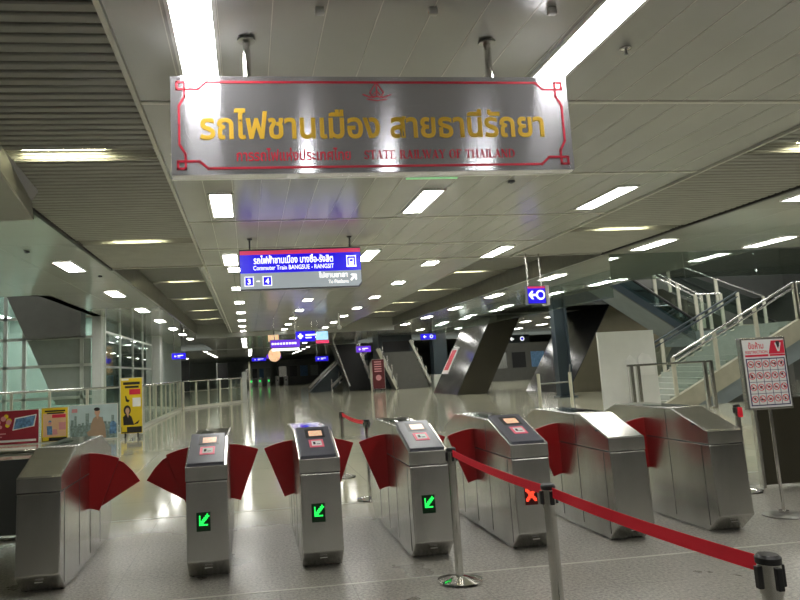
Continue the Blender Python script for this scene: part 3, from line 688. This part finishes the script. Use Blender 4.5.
def belt(a, c, label, sag=.02, za=.932, zb=.932, w=.05):
    a = Vector((a[0], a[1], za)); c = Vector((c[0], c[1], zb)); d = (c-a).normalized(); a = a+d*.047; c = c-d*.047
    n = 14; b = MB(); s = Vector((-d.y, d.x, 0)).normalized()*.0012; top = []
    vs = []
    for i in range(n+1):
        t_ = i/n; p = a.lerp(c, t_); p.z -= 4*sag*t_*(1-t_)
        vs += [p+s+Vector((0,0,w/2)), p-s+Vector((0,0,w/2)), p-s-Vector((0,0,w/2)), p+s-Vector((0,0,w/2))]
    fs = [(i*4+k, i*4+(k+1) % 4, (i+1)*4+(k+1) % 4, (i+1)*4+k) for i in range(n) for k in range(4)]+[(0,1,2,3),(n*4+3,n*4+2,n*4+1,n*4)]
    b.add(vs, fs); tag(b.build('belt', 'belt', smooth=True), label, 'belt', 'red retractable belts')
belt(A_, B_, 'red belt running from the front gate post towards the middle post', .015)
belt(B_, C_, 'red belt sweeping down right across the corner, nearest stretch', .012)
belt((1.37, 10.8), (1.43, 8.86), 'short red belt between the two posts behind the gates', .03)
tag(MB().box(5.495, 5.545, 7.535, 7.555, .83, .94).build('belt_end', 'belt', bevel=.006), 'red belt end clipped on the post right of the gates', 'belt')

# ================================================================ RESTRICTION SIGN
t = thing('floor_sign', 'portable white restriction sign board on a steel pole and round base', 'sign', (5.03, 6.44, 0))
sx, sy = 5.03, 6.44
MB().lathe([(.001, 0), (.19, 0), (.19, .012), (.15, .02), (.03, .03), (.001, .03)], (sx, sy), 36).build('base', 'steeldark', t, smooth=True)
MB().lathe([(.001, .02), (.045, .02), (.045, .05), (.015, .055), (.015, 1.03)], (sx, sy), 16).build('pole', 'chrome', t, smooth=True)
fr = MB().box(sx-.245, sx+.235, sy-.03, sy+.03, 1.0, 1.70).build('frame', 'steel', t, bevel=.012)
bd = MB().box(sx-.222, sx+.212, sy-.036, sy-.029, 1.022, 1.678).build('board', 'white', t)
yy = sy-.036; xl = sx-.222; xr = sx+.212
shape([[(xl+.262, 1.535), (xl+.30, 1.662), (xr-.004, 1.662), (xr-.004, 1.535)], rect(xl+.012, xl+.255, 1.512, 1.532), rect(xl+.27, xr-.004, 1.512, 1.530)], 'red_header', 'redpaint', bd, yy)
shape([[(xl+.33, 1.64), (xl+.345, 1.64), (xl+.365, 1.57), (xl+.385, 1.64), (xl+.40, 1.64), (xl+.375, 1.555), (xl+.355, 1.555)]], 'white_mark', 'white', bd, yy-.003)
shape([[(xl+.345, 1.655), (xl+.385, 1.655), (xl+.378, 1.605), (xl+.365, 1.59), (xl+.352, 1.605)]], 'dark_mark', 'seam', bd, yy-.003)
text('ข้อห้าม', xl+.135, 1.615, yy, .075, 'redpaint', bd, width=.16, bold=.02, thick=.002)
text('RESTRICTION', xl+.135, 1.557, yy, .038, 'redpaint', bd, width=.23, bold=.02, thick=.002)
b = MB(); gx0, gx1, gz0, gz1 = xl+.018, xr-.018, 1.045, 1.490
lines2d(b, [(gx0, gz0), (gx1, gz0), (gx1, gz1), (gx0, gz1), (gx0, gz0)], .010, yy, .002)
for i in range(1, 5): lines2d(b, [(gx0+(gx1-gx0)*i/5, gz0), (gx0+(gx1-gx0)*i/5, gz1)], .004, yy, .0018)
for i in range(1, 4): lines2d(b, [(gx0, gz0+(gz1-gz0)*i/4), (gx1, gz0+(gz1-gz0)*i/4)], .004, yy, .0019)
b.build('grid', mat('navy_print', (.03, .03, .12), .5), bd)
b = MB(); b3 = MB(); rng = random.Random(3)
for i in range(5):
    for j in range(4):
        cx_ = gx0+(gx1-gx0)*(i+.5)/5; cz_ = gz0+(gz1-gz0)*(j+.54)/4; r = .030
        ring = disc(cx_, cz_, r, r, 14)
        lines2d(b, ring+[ring[0]], .006, yy, .002); lines2d(b, [(cx_-r*.7, cz_+r*.7), (cx_+r*.7, cz_-r*.7)], .006, yy, .0022)
        for q in range(3):
            a = rng.random()*6.28; rr = rng.uniform(.003, .012); w2 = rng.uniform(.006, .014)
            b3.prism(disc(cx_+rr*math.cos(a), cz_+rr*math.sin(a), w2, rng.uniform(.004, .012), 6), yy-.0012-.0001*q, yy, 'Y')
b.build('prohibition_rings', 'redpaint', bd); b3.build('pictograms', 'seam', bd)
t.rotation_euler = (0, 0, -.03)

# ================================================================ LEFT RAILING AND POSTERS
def railing(name, label, pts, spacing, h=1.42, group=None, glassm='glassrail', postw=.07, mid=False, postm='whitelit'):
    """pts: floor points; one railing = posts, top rail, glass panes"""
    t = thing(name, label, 'railing', (pts[0][0], pts[0][1], pts[0][2] if len(pts[0]) > 2 else 0), group)
    P = [Vector((p[0], p[1], p[2] if len(p) > 2 else 0)) for p in pts]
    up = Vector((0,0,1))
    MB().tube([p+up*h for p in P], .035, 10).build('top_rail', 'steel', t, smooth=True)
    if mid: MB().tube([p+up*h*.62 for p in P], .022, 8).build('mid_rail', 'steel', t, smooth=True)
    k = MB()
    for a, c in zip(P, P[1:]): k.bar(a+up*.06, c+up*.06, .12, .12)
    k.build('kerb', 'ceiltrim', t)
    for a, c in zip(P, P[1:]):
        L = (c-a).length; n = max(1, round(L/spacing)); d = (c-a).normalized(); s = Vector((-d.y, d.x, 0)).normalized()
        for i in range(n+1):
            if i == 0 and a != P[0]: continue
            q = a.lerp(c, i/n); MB().box(q.x-postw/2, q.x+postw/2, q.y-postw/2, q.y+postw/2, q.z+.02, q.z+h-.02).build('post', postm, t)
        for i in range(n):
            q0 = a.lerp(c, i/n)+d*postw*.6; q1 = a.lerp(c, (i+1)/n)-d*postw*.6; e = s*.008
            MB().add([q0+e+up*.13, q1+e+up*.13, q1+e+up*(h-.06), q0+e+up*(h-.06), q0-e+up*.13, q1-e+up*.13, q1-e+up*(h-.06), q0-e+up*(h-.06)],
                [(0,1,2,3),(4,7,6,5),(0,4,5,1),(1,5,6,2),(2,6,7,3),(3,7,4,0)]).build('glass_pane', glassm, t)
    return t
railing('glass_railing', 'glass railing with pale posts behind the row of posters at left', [(-7.8, 21.6), (-3.62, 21.6)], 1.07)
railing('glass_railing', 'glass railing running away from the yellow banner into the hall', [(-3.6, 22.0), (-3.45, 37)], 1.45, h=1.40)
railing('glass_railing', 'bright far glass railing crossing the hall at left', [(-3.35, 37.4), (-.45, 42.4)], 1.1, h=1.40, mid=True, postw=.10)
t = thing('far_gate_post', 'pale service gate pillar at the right end of the far left railing', 'pillar', (-.1, 42.5, 0))
MB().box(-.40, -.12, 42.6, 43.1, 0, 1.75).build('cabinet', 'wallwhite', t, bevel=.02); MB().box(.0, .09, 42.3, 42.4, 0, 2.3).build('upright', 'whitelit', t)

def poster_frame(x0, x1, z0, z1, y, m, label, name='poster', feet=True):
    t = thing(name, label, 'poster', ((x0+x1)/2, y, 0))
    MB().box(x0-.015, x1+.015, y, y+.03, z0-.015, z1+.015).build('backing', 'frame', t)
    p = MB().box(x0, x1, y-.004, y-.0005, z0, z1).build('print', m, t)
    if feet:
        for x in (x0+.12, x1-.12): MB().box(x-.02, x+.02, y-.03, y+.12, 0, z0+.01).build('foot', 'black', t)
    return t, p
yp = 21.0
t, p = poster_frame(-7.35, -5.84, .02, .93, yp, 'redposter', 'crimson poster with white writing and a tilted photo, far left', feet=False)
shape([rect(-7.3, -5.9, .08, .14)], 'white_strip', 'white', p, yp-.004)
shape([[(-6.5, .42), (-5.98, .50), (-5.92, .78), (-6.44, .70)]], 'photo', 'bluep', p, yp-.006); shape([[(-6.53, .39), (-5.95, .48), (-5.89, .81), (-6.47, .73)]], 'photo_border', 'white', p, yp-.004)
shape([disc(-7.05+.14*i, .72-.1*(i % 2), .07) for i in range(4)]+[disc(-7.0, .55, .06), disc(-6.85, .5, .05)], 'heading', 'pinkp', p, yp-.004)
shape([disc(-6.7, .78, .06), disc(-6.62, .66, .07), disc(-6.66, .54, .06)], 'ornament', 'yellow', p, yp-.004)
shape([rect(-7.3, -6.7, .30, .33), rect(-7.3, -6.8, .22, .245)], 'caption', 'pinkp', p, yp-.004)
def yellow_ad(t, p, x0, x1, z0, z1, y, woman=False):
    w, h = x1-x0, z1-z0
    shape([rect(x0+.03*w, x0+.97*w, z0+.01*h, z0+.12*h)], 'dark_footer', 'hair', p, y-.004)
    shape([rect(x0+.05*w, x0+.28*w, z0+.03*h, z0+.14*h)], 'yellow_badge', 'yellow', p, y-.007)
    shape([rect(x0+.40*w, x0+.92*w, z0+(.70*h), z0+(.80*h))], 'red_bubble', 'redpaint', p, y-.004)
    shape([rect(x0+.12*w, x0+.9*w, z0+.88*h, z0+.93*h), rect(x0+.2*w, x0+.85*w, z0+.82*h, z0+.86*h)], 'heading', 'hair', p, y-.004)
    if woman:
        shape([[(x0+.12*w, z0+.15*h), (x0+.10*w, z0+.30*h), (x0+.3*w, z0+.37*h), (x0+.5*w, z0+.30*h), (x0+.62*w, z0+.15*h)], [(x0+.55*w, z0+.15*h), (x0+.88*w, z0+.24*h), (x0+.8*w, z0+.17*h)], disc(x0+.30*w, z0+.42*h, .17*w, .09*h)], 'figure_dark', 'hair', p, y-.004)
        shape([disc(x0+.31*w, z0+.41*h, .095*w, .055*h), [(x0+.26*w, z0+.36*h), (x0+.38*w, z0+.36*h), (x0+.34*w, z0+.28*h)]], 'figure_skin', 'skin', p, y-.008)
        shape([rect(x0+.55*w, x0+.93*w, z0+.48*h, z0+.64*h)], 'white_square', 'white', p, y-.004)
        shape([[(x0+.2*w, z0+.68*h), (x0+.26*w, z0+.68*h), (x0+.30*w, z0+.62*h), (x0+.42*w, z0+.60*h), (x0+.36*w, z0+.56*h), (x0+.24*w, z0+.58*h)]], 'curved_arrow', 'hair', p, y-.004)
    else:
        shape([[(x0+.22*w, z0+.2*h), (x0+.20*w, z0+.46*h), (x0+.4*w, z0+.46*h), (x0+.42*w, z0+.2*h)], disc(x0+.32*w, z0+.58*h, .06*w, .05*h)], 'figure_dark', 'bluep', p, y-.004)
        shape([[(x0+.42*w, z0+.2*h), (x0+.44*w, z0+.36*h), (x0+.58*w, z0+.36*h), (x0+.62*w, z0+.2*h)], disc(x0+.32*w, z0+.54*h, .06*w, .04*h)], 'figure_skin', 'pinkp', p, y-.005)
        shape([rect(x0+.66*w, x0+.92*w, z0+.34*h, z0+.56*h)], 'pale_square', 'pinkp', p, y-.004)
t, p = poster_frame(-5.76, -5.06, .03, .95, yp, 'yellow', 'small yellow poster with two figures between the crimson and the skyline posters', feet=False)
shape([rect(-5.72, -5.10, .16, .80)], 'pale_panel', mat('poster_pale_orange', (.80, .50, .30), .5), p, yp-.0035, .001)
yellow_ad(t, p, -5.76, -5.06, .03, .95, yp-.002)
t, p = poster_frame(-5.0, -3.72, .03, .97, yp, 'sky', 'wide poster of a man in a tan coat before a city skyline', feet=False)
b = []
for i in range(12):
    x = -4.98+.10*i; hh = .35+.3*rng.random(); b.append(rect(x, x+.06+.04*rng.random(), .1, .1+hh))
shape(b, 'skyline', 'city', p, yp-.004); shape([rect(-4.99, -3.73, .04, .42)], 'town', 'city', p, yp-.007)
shape([[(-4.46, .05), (-4.44, .42), (-4.37, .60), (-4.26, .67), (-4.13, .60), (-4.05, .40), (-4.02, .05)], [(-4.42, .3), (-4.55, .22), (-4.5, .1), (-4.4, .1)]], 'coat', 'coat', p, yp-.010)
shape([disc(-4.26, .77, .075, .10), [(-4.32, .72), (-4.20, .72), (-4.25, .56)]], 'face', 'skin', p, yp-.013); shape([disc(-4.27, .845, .082, .05)], 'hair', 'hair', p, yp-.016)
shape([disc(-3.83, .38, .09, .12), rect(-3.93, -3.75, .15, .3)], 'coloured_detail', 'bluep', p, yp-.010); shape([rect(-4.95, -4.80, .78, .88)], 'red_corner', 'pinkp', p, yp-.008)
t, p = poster_frame(-3.62, -3.03, .12, 1.66, 21.0, 'yellow', 'tall yellow roll-up banner with a woman in a dark jacket', 'banner')
yellow_ad(t, p, -3.62, -3.03, .12, 1.66, 21.0, True)
shape([rect(-3.6, -3.4, 1.60, 1.65)], 'white_tab', 'white', p, 20.995)

# ================================================================ LEFT FACADE
MUL = MB()
def facade():
    t = thing('glass_facade', 'pale framed glass wall behind the posters at left', 'glass wall', (-7.2, 27, 0))
    for x in (-9.7, -8.65, -8.0, -6.0): MB().box(x-.06, x+.06, 26.86, 26.95, 0, 6).build('mullion', 'mullion', t)
    for z in (1.1, 2.25, 3.25, 4.0): MB().box(-11.9, -5.3, 26.86, 26.95, z-.05, z+.05).build('transom', 'mullion', t)
    xs = [-11.9, -9.7, -8.65, -8.0, -6.0, -5.6]
    for a, c in zip(xs, xs[1:]): MB().box(a+.06, c-.06, 27.01, 27.03, 0, 6).build('glass_pane', 'glassfac', t)
    t = thing('column', 'pale square column at the corner of the left glass wall', 'column', (-5.42, 27, 0))
    MB().box(-5.64, -5.3, 26.85, 27.25, 0, 4.0).build('shaft', 'wallwhite', t, bevel=.02); MB().box(-5.66, -5.28, 26.83, 27.27, 0, .1).build('base', 'mullion', t)
    t = thing('glass_facade', 'framed glass wall running away beside the left soffit, reflecting signs', 'glass wall', (-5.3, 33, 0))
    ys = [27.4, 30.6, 33.9, 37, 40.4]
    for y in ys: MB().box(-5.35, -5.25, y-.06, y+.06, 0, 4.0).build('mullion', 'mullion', t)
    for z in (2.15, 3.45): MB().box(-5.35, -5.26, 27.4, 40.4, z-.04, z+.04).build('transom', 'mullion', t)
    for a, c in zip(ys, ys[1:]): MB().box(-5.31, -5.29, a+.06, c-.06, 0, 4.0).build('glass_pane', 'glassdark', t)
    t = thing('inclined_slab', 'dark grey underside of a stair slanting down behind the left glass wall', 'stair underside', (-7, 28, 0))
    MB().prism([(-8.75, 5.6), (-7.70, 3.20), (-5.86, 3.26), (-5.86, 5.6)], 26.1, 26.9, 'Y').build('upper_panel', 'incline', t)
    MB().prism([(-7.92, 3.22), (-6.9, .85), (-5.7, .85), (-5.7, 3.22)], 26.96, 27.005, 'Y').build('lower_panel', 'panelgrey', t)
facade()
t = thing('reflection_panel', 'orange glowing panel added behind the left glass wall for its sign reflections', 'poster', (-5.9, 31, 0))  # glowing panel added in place of orange and blue reflections in the glass
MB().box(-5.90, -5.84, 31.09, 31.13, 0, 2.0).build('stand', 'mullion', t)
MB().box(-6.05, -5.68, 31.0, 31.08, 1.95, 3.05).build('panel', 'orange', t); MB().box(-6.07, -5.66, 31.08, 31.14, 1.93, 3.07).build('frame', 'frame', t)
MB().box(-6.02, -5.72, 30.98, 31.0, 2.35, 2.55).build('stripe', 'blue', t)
t = thing('column', 'smooth white column past the left glass wall', 'column', (-5.2, 43, 0)); MB().box(-5.5, -4.9, 41, 42.2, 0, 4.0).build('shaft', 'wallwhite', t, bevel=.05); MB().box(-5.52, -4.88, 40.98, 42.22, 0, .12).build('base', 'mullion', t)
st('wall_left_inner', 'wallgreen', MB().box(-12, -5.6, 31.5, 31.7, 0, 9).box(-5.6, -5.5, 43, 60, 0, 4))
lamps(lamp_proto(.3, 2.4, ''), [(-9.4, 28.9), (-8.4, 30), (-6.6, 29.5)], 'white light inside the room behind the left glass wall, %s of three', 'lights behind the left glass wall', 4.3)
for o in COL.objects:
    if 'used' in o: del o['used']

# ================================================================ RIGHT: GLASS CURTAINS AND LEANING PANELS
t = thing('smoke_curtain', 'glass downstand hanging from the right soffit edge across the stair void', 'glass downstand', (14, 15.7, 3.3))
for i in range(8): MB().box(8.6+1.9*i+.01, 8.6+1.9*(i+1)-.01, 15.69, 15.71, 3.35, 3.99).build('glass_pane', 'glassdark', t)
t = thing('smoke_curtain', 'glass downstand running away along the far right soffit', 'glass downstand', (10.1, 30, 3.2))
for i in range(5): MB().box(10.2, 10.22, 18.6+4*i, 18.6+4*(i+1)-.02, 3.2, 3.99).build('glass_pane', 'glasscurtain', t)
def leaning(x0, x1, z1, lean, y0, y1, label, front, side):
    """parallelogram prism leaning towards +X"""
    t = thing('leaning_enclosure', label, 'leaning panel', ((x0+x1)/2, y0, 0))
    MB().prism([(x0+.02, 0), (x1, 0), (x1+lean*z1, z1), (x0+.02+lean*z1, z1)], y0, y1, 'Y').build('body', front, t)
    MB().prism([(x0-.02, 0), (x0+.019, 0), (x0+.019+lean*z1, z1), (x0-.02+lean*z1, z1)], y0-.03, y1+.03, 'Y').build('side_cladding', side, t)
    return t
MT['mirrorpanel'] = mat('leaning_reflective_panel', (.20, .20, .205), .2, .9, var=.3, scale=1.2, bump=.06, bscale=1.5)
le = leaning(10.5, 12.1, 3.98, .545, 35.6, 40.2, 'big leaning panel with a dark brown front and a reflective left side', 'brown', 'mirrorpanel')
b = MB(); sh = lambda z: 10.48+.545*z-.02
t = thing('leaning_notice', 'narrow red and white notice fixed on the reflective leaning side', 'notice', (11.2, 39.6, 1.2))
MB().add([(sh(1.05)-.03, 40.1, 1.05), (sh(1.05)-.03, 38.9, 1.05), (sh(2.5)-.03, 38.9, 2.5), (sh(2.5)-.03, 40.1, 2.5)]+[(sh(1.05), 40.1, 1.05), (sh(1.05), 38.9, 1.05), (sh(2.5), 38.9, 2.5), (sh(2.5), 40.1, 2.5)], [(0,1,2,3),(4,7,6,5),(0,4,5,1),(1,5,6,2),(2,6,7,3),(3,7,4,0)]).build('board', 'white', t)
MB().add([(sh(1.25)-.045, 39.9, 1.25), (sh(1.25)-.045, 39.1, 1.25), (sh(2.35)-.045, 39.1, 2.35), (sh(2.35)-.045, 39.9, 2.35)]+[(sh(1.25)-.03, 39.9, 1.25), (sh(1.25)-.03, 39.1, 1.25), (sh(2.35)-.03, 39.1, 2.35), (sh(2.35)-.03, 39.9, 2.35)], [(0,1,2,3),(4,7,6,5),(0,4,5,1),(1,5,6,2),(2,6,7,3),(3,7,4,0)]).build('red_print', 'redpaint', t)
leaning(14.3, 18.5, 3.95, .62, 31, 35.8, 'second leaning panel, tan front, partly hidden behind the white board', 'tan', 'mirrorpanel')
t = thing('column', 'dark painted steel column between the leaning panels', 'column', (12.8, 28, 0))
MB().box(12.55, 12.62, 27.8, 28.2, 0, 4.0).box(13.05, 13.12, 27.8, 28.2, 0, 4.0).build('flanges', 'darkblue', t)
MB().box(12.62, 13.05, 27.95, 28.05, 0, 4.0).build('web', 'darkblue', t); MB().box(12.45, 13.22, 27.7, 28.3, 0, .06).build('base_plate', 'darkblue', t)

# ================================================================ RIGHT STAIRS
SY0, SY1 = 20.0, 22.6
t = thing('staircase', 'pale stair flight with beige side rising to the right behind the gates', 'staircase', (12.3, 20, 0))
slope = 2.3/4.7
def zs(x): return max(0, (x-12.1)*slope)
b = MB().prism([(12.1, .0), (13.3, .0), (17.05, 1.83), (21.5, 1.83), (21.5, 2.42), (17.05, 2.42)], SY0, SY0+.15, 'Y'); b.build('near_stringer', 'stone', t)
b = MB().prism([(12.1, .0), (13.3, .0), (17.05, 1.83), (21.5, 1.83), (21.5, 2.42), (17.05, 2.42)], SY1, SY1+.15, 'Y'); b.build('far_stringer', 'stone', t)
b = MB().prism([(13.3, .0), (14.3, .0), (17.3, 1.38), (21.5, 1.38), (21.5, 1.83), (17.05, 1.83)], SY0+.05, SY1+.1, 'Y'); b.build('soffit', 'bluegrey', t)
for i in range(15):
    x = 12.2+.323*i; z = .158*(i+1)
    MB().box(x, x+.36, SY0+.15, SY1, z-.158, z).build('step', 'tread', t)
MB().box(17.0, 21.5, SY0+.15, SY1, 2.2, 2.37).build('landing', 'tread', t)
def slope_rail(name, label, p0, p1, h, n, y, glassm, m='steel', post='whitelit', rails=(1.0,), glass_h=.8, base=.0):
    t = thing(name, label, 'handrail', (p0[0], y, p0[1]))
    for r in rails: MB().tube([(p0[0], y, p0[1]+h*r), (p1[0], y, p1[1]+h*r)], .035, 10).build('rail', m, t, smooth=True)
    for i in range(n):
        f = (i+.5)/n if n > 1 else .5; f = i/(n-1) if n > 1 else .5
        x = p0[0]+(p1[0]-p0[0])*f; z = p0[1]+(p1[1]-p0[1])*f
        MB().box(x-.055, x+.055, y-.03, y+.03, z+base, z+h-.01).build('post', post, t)
    for i in range(n-1):
        a, c = (i+.06)/(n-1), (i+.94)/(n-1)
        xa = p0[0]+(p1[0]-p0[0])*a; xc = p0[0]+(p1[0]-p0[0])*c; z_a = p0[1]+(p1[1]-p0[1])*a; z_c = p0[1]+(p1[1]-p0[1])*c
        MB().prism([(xa, z_a+.05), (xc, z_c+.05), (xc, z_c+h*glass_h), (xa, z_a+h*glass_h)], y-.008, y+.008, 'Y').build('glass_pane', glassm, t)
    return t
slope_rail('stair_railing', 'near glass handrail climbing the pale stairs to the right', (12.7, .29), (17.05, 2.42), 1.15, 4, SY0+.07, 'glassrail', rails=(1.0, .86))
slope_rail('stair_railing', 'level railing on the stair landing at the right edge', (17.1, 2.42), (21, 2.42), 1.15, 3, SY0+.07, 'glassrail')
slope_rail('stair_railing', 'far glass handrail on the back side of the pale stairs', (12.5, .2), (17.05, 2.42), 1.15, 4, SY1+.07, 'glassrail', m='darkblue', rails=(1.0, .86))
slope_rail('stair_railing', 'rail on the upper landing between the two stair flights', (16.3, 2.35), (17.3, 2.35), 1.3, 3, 23.9, 'glassrail', rails=(1.0,))
# returning flight with its glass side
t = thing('escalator', 'blue-grey glass sided flight slanting down from upper left to the landing', 'escalator', (14.5, 24, 1.8))
MB().prism([(12.0, 4.85), (16.4, 1.80), (16.4, 2.10), (12.0, 5.15)], 24.0, 24.1, 'Y').build('lower_band', 'darkblue', t)
MB().prism([(12.0, 5.12), (16.4, 2.07), (16.4, 2.55), (12.0, 5.65)], 24.02, 24.06, 'Y').build('glass_side', 'glassblue', t)
MB().prism([(12.0, 5.0), (16.4, 1.95), (16.4, 2.3), (12.0, 5.35)], 24.2, 26, 'Y').build('truss', 'bluegrey', t)
MB().tube([(12.0, 24.04, 5.70), (16.4, 24.04, 2.60)], .05).build('handrail', 'black', t, smooth=True)
MB().prism([(16.2, 1.8), (21.5, 1.8), (21.5, 2.3), (16.2, 2.3)], 23.6, 26, 'Y').build('landing', 'bluegrey', t)
slope_rail('stair_railing', 'upper steel handrail running down to the landing post', (15.2, 3.35), (17.0, 2.42), 1.25, 3, 24.6, 'glassrail', rails=(1.0, .88), m='steel')
slope_rail('stair_railing', 'long steel handrail descending right under the void', (16.3, 3.9), (20.2, 2.4), 1.2, 3, 25.4, 'glassdark', rails=(1.0,), m='steel')
t = thing('escalator', 'dark escalator side crossing the void at upper right', 'escalator', (18, 27, 2))
MB().prism([(14.5, 4.6), (15.8, 4.9), (17.2, 4.8), (22.5, 2.2), (22.5, 1.4), (17.0, 4.2), (14.5, 4.2)], 27, 28.2, 'Y').build('truss', 'incline', t)
MB().box(22.1, 22.5, 27.1, 28.1, 0, 1.9).build('support', 'incline', t)
MB().tube([(14.6, 26.98, 4.95), (17.2, 26.98, 4.9), (22.5, 26.98, 2.3)], .06).build('handrail', 'black', t, smooth=True)
st('wall_void', 'darkwall', MB().box(12.6, 25, 30, 30.1, 3.9, 9))
# floor level front railing with double posts
t = thing('floor_railing', 'steel railing on double posts in front of the stair foot', 'railing', (12.5, 19.3, 0))
MB().box(10.38, 12.95, 18.57, 18.63, 1.26, 1.32).build('top_rail', 'steel', t, bevel=.01)
for x in (10.5, 12.7):
    for dx in (0, .2): MB().box(x+dx-.045, x+dx+.045, 18.56, 18.64, 0, 1.27).build('post', 'steel', t)
    MB().lathe([(.001, 0), (.13, 0), (.13, .05), (.001, .05)], (x+.1, 18.6), 20).build('foot', 'steel', t)
t = thing('tube_railing', 'low steel tube railing left of the white board', 'railing', (9.3, 21, 0))
for x in (8.8, 9.82):
    p = MB().tube([(x, 21, 0), (x, 21, 1.15)], .05).build('post', 'whitelit', t, smooth=True); MB().lathe([(.001, 0), (.13, 0), (.13, .08), (.001, .08)], (x, 21), 16).build('foot', 'steel', p)
MB().tube([(8.8, 21, .84), (9.82, 21, .86), (11.5, 24.5, 1.05)], .022).build('rail', 'steeldark', t, smooth=True)
MB().tube([(9.82, 21, 1.12), (11.5, 24.5, 1.35)], .022).build('rail', 'steeldark', t, smooth=True)
# white board
t = thing('white_board', 'large blank white board standing before the stairs', 'board', (10.9, 19, 0))
MB().box(9.82, 11.52, 19.0, 19.08, .02, 2.26).build('board', 'whitepanel', t, bevel=.01)
MB().prism([(10.6, .05), (10.6, 1.45), (10.72, 1.58), (10.85, 1.45), (11.0, .9), (11.0, .05)], 18.95, 18.999, 'Y').prism([(10.95, 1.0), (10.95, 1.5), (11.1, 1.62), (11.3, 1.55), (11.42, 1.3), (11.42, 1.0)], 18.95, 18.999, 'Y').build('relief', 'white', t, bevel=.004)
for x in (9.9, 11.4): MB().box(x-.04, x+.04, 18.8, 19.3, 0, .03).build('foot', 'steel', t)

# ================================================================ FAR MIDDLE
def far_escalator(x0, x1, zt, lean, y, label, m, hr):
    t = thing('escalator', label, 'escalator', ((x0+x1)/2, y, 0))
    MB().prism([(x0, 0), (x1, 0), (x1+lean*zt, zt), (x0+lean*zt, zt)], y, y+1.5, 'Y').build('underside', m, t)
    MB().bar((x0, y-.1, .35), (x0+lean*zt, y-.1, zt+.3), .12, .16).build('handrail', hr, t); MB().bar((x1, y-.1, .35), (x1+lean*(zt+.5), y-.1, zt+.8), .14, .18).build('handrail', hr, t)
    for i in range(5):
        f = i/4; MB().box(x1+lean*zt*f-.04, x1+lean*zt*f+.04, y-.14, y-.06, zt*f, zt*f+.9).build('post', 'steel', t)
    return t
far_escalator(10.35, 12.85, 2.62, -.42, 50, 'distant grey stair underside left of the blue disc sign', 'incline', 'ceiltrim')
far_escalator(7.3, 9.0, 3.4, -.32, 52, 'distant black escalator left of the maroon banner', 'black', 'steel')
far_escalator(4.5, 6.2, 2.2, 1.1, 54, 'distant dark escalator near the hall end', 'darkblue', 'steeldark')
t = thing('white_stair_rail', 'bright white slanted rail beside the maroon banner', 'handrail', (9.5, 49.5, 0))
MB().bar((10.3, 49.4, .05), (9.0, 49.4, 2.9), .16, .18).build('rail', 'whitelit', t)
for i in range(4): MB().box(10.25-.3*i, 10.33-.3*i, 49.3, 49.38, .1+.65*i, 1.1+.65*i).build('post', 'steel', t)
t, p = poster_frame(8.45, 9.3, .15, 2.15, 48.6, 'maroon', 'tall maroon banner standing in the distance with white lines', 'banner')
shape([disc(8.87, .9, .2)]+[rect(8.6, 9.1, 1.3+.16*i, 1.38+.16*i) for i in range(5)], 'caption', 'pinkp', p, 48.59)
MB().box(8.30, 8.38, 48.5, 48.6, 0, 1.95).build('side_pole', 'whitelit', t)
t = thing('column', 'dark grey column beside the reflective leaning panel', 'column', (13.6, 50, 0)); MB().box(13.1, 14.1, 49.5, 50.5, 0, 4.0).build('shaft', 'darkblue', t, bevel=.03); MB().box(13.0, 14.2, 49.4, 50.6, 0, .9).build('base', 'mullion', t)
t = thing('lift_shaft', 'dark glazed lift box above the distant grey stair', 'lift', (10.6, 55, 0)); MB().box(9.8, 12.4, 53, 55.5, 0, 3.95).build('shaft', 'darkblue', t); MB().box(10.1, 12.2, 52.95, 53, 2.7, 3.5).build('window', 'black', t)
for i, (x, l) in enumerate(((.3, 'left'), (1.4, 'second from left'), (2.5, 'middle'), (3.6, 'second from right'), (4.7, 'right'))):
    t = thing('distant_ticket_gate', 'tiny dark ticket gate at the far hall end, %s of five' % l, 'ticket gate', (x, 92, 0), 'distant ticket gates')
    MB().box(x-.25, x+.25, 91.5, 93.5, 0, 1.1).build('body', 'steeldark', t, bevel=.03); MB().box(x-.09, x+.09, 91.46, 91.5, .55, .75).build('display', 'ledgreen' if i < 3 else 'black', t)
for x0, x1, z1, y, m, l in ((-.5, 3.0, 3.0, 96, 'farwall', 'grey kiosk block behind the distant gates'), (3.8, 9.5, 3.2, 96, 'incline', 'grey shop front far away right of the distant gates'), (9.8, 12.2, 3.2, 72, 'darkblue', 'dark doorway block under the small blue sign'), (19.5, 26, 3.0, 56, 'incline', 'distant shop front with lit windows seen between the leaning panels')):
    t = thing('kiosk', l, 'kiosk', ((x0+x1)/2, y, 0)); MB().box(x0, x1, y, y+3, 0, z1).build('walls', m, t)
    for i in range(4): MB().box(x0+(x1-x0)*(i+.15)/4, x0+(x1-x0)*(i+.85)/4, y-.06, y, 1.0, z1*.75).build('window', ('steel', 'black', 'bluep', 'panelgrey')[i], t)
for x0, x1, y, l in ((-6.3, -5.0, 62, 'nearer'), (-3.6, -2.4, 84, 'farther')):
    t = thing('doorway', 'black doorway block beyond the far left railing, %s' % l, 'doorway', ((x0+x1)/2, y, 0)); MB().box(x0, x1, y, y+.6, 0, 3.0).build('opening', 'black', t); MB().box(x0-.1, x0, y-.05, y+.6, 0, 3.1).build('jamb', 'mullion', t)
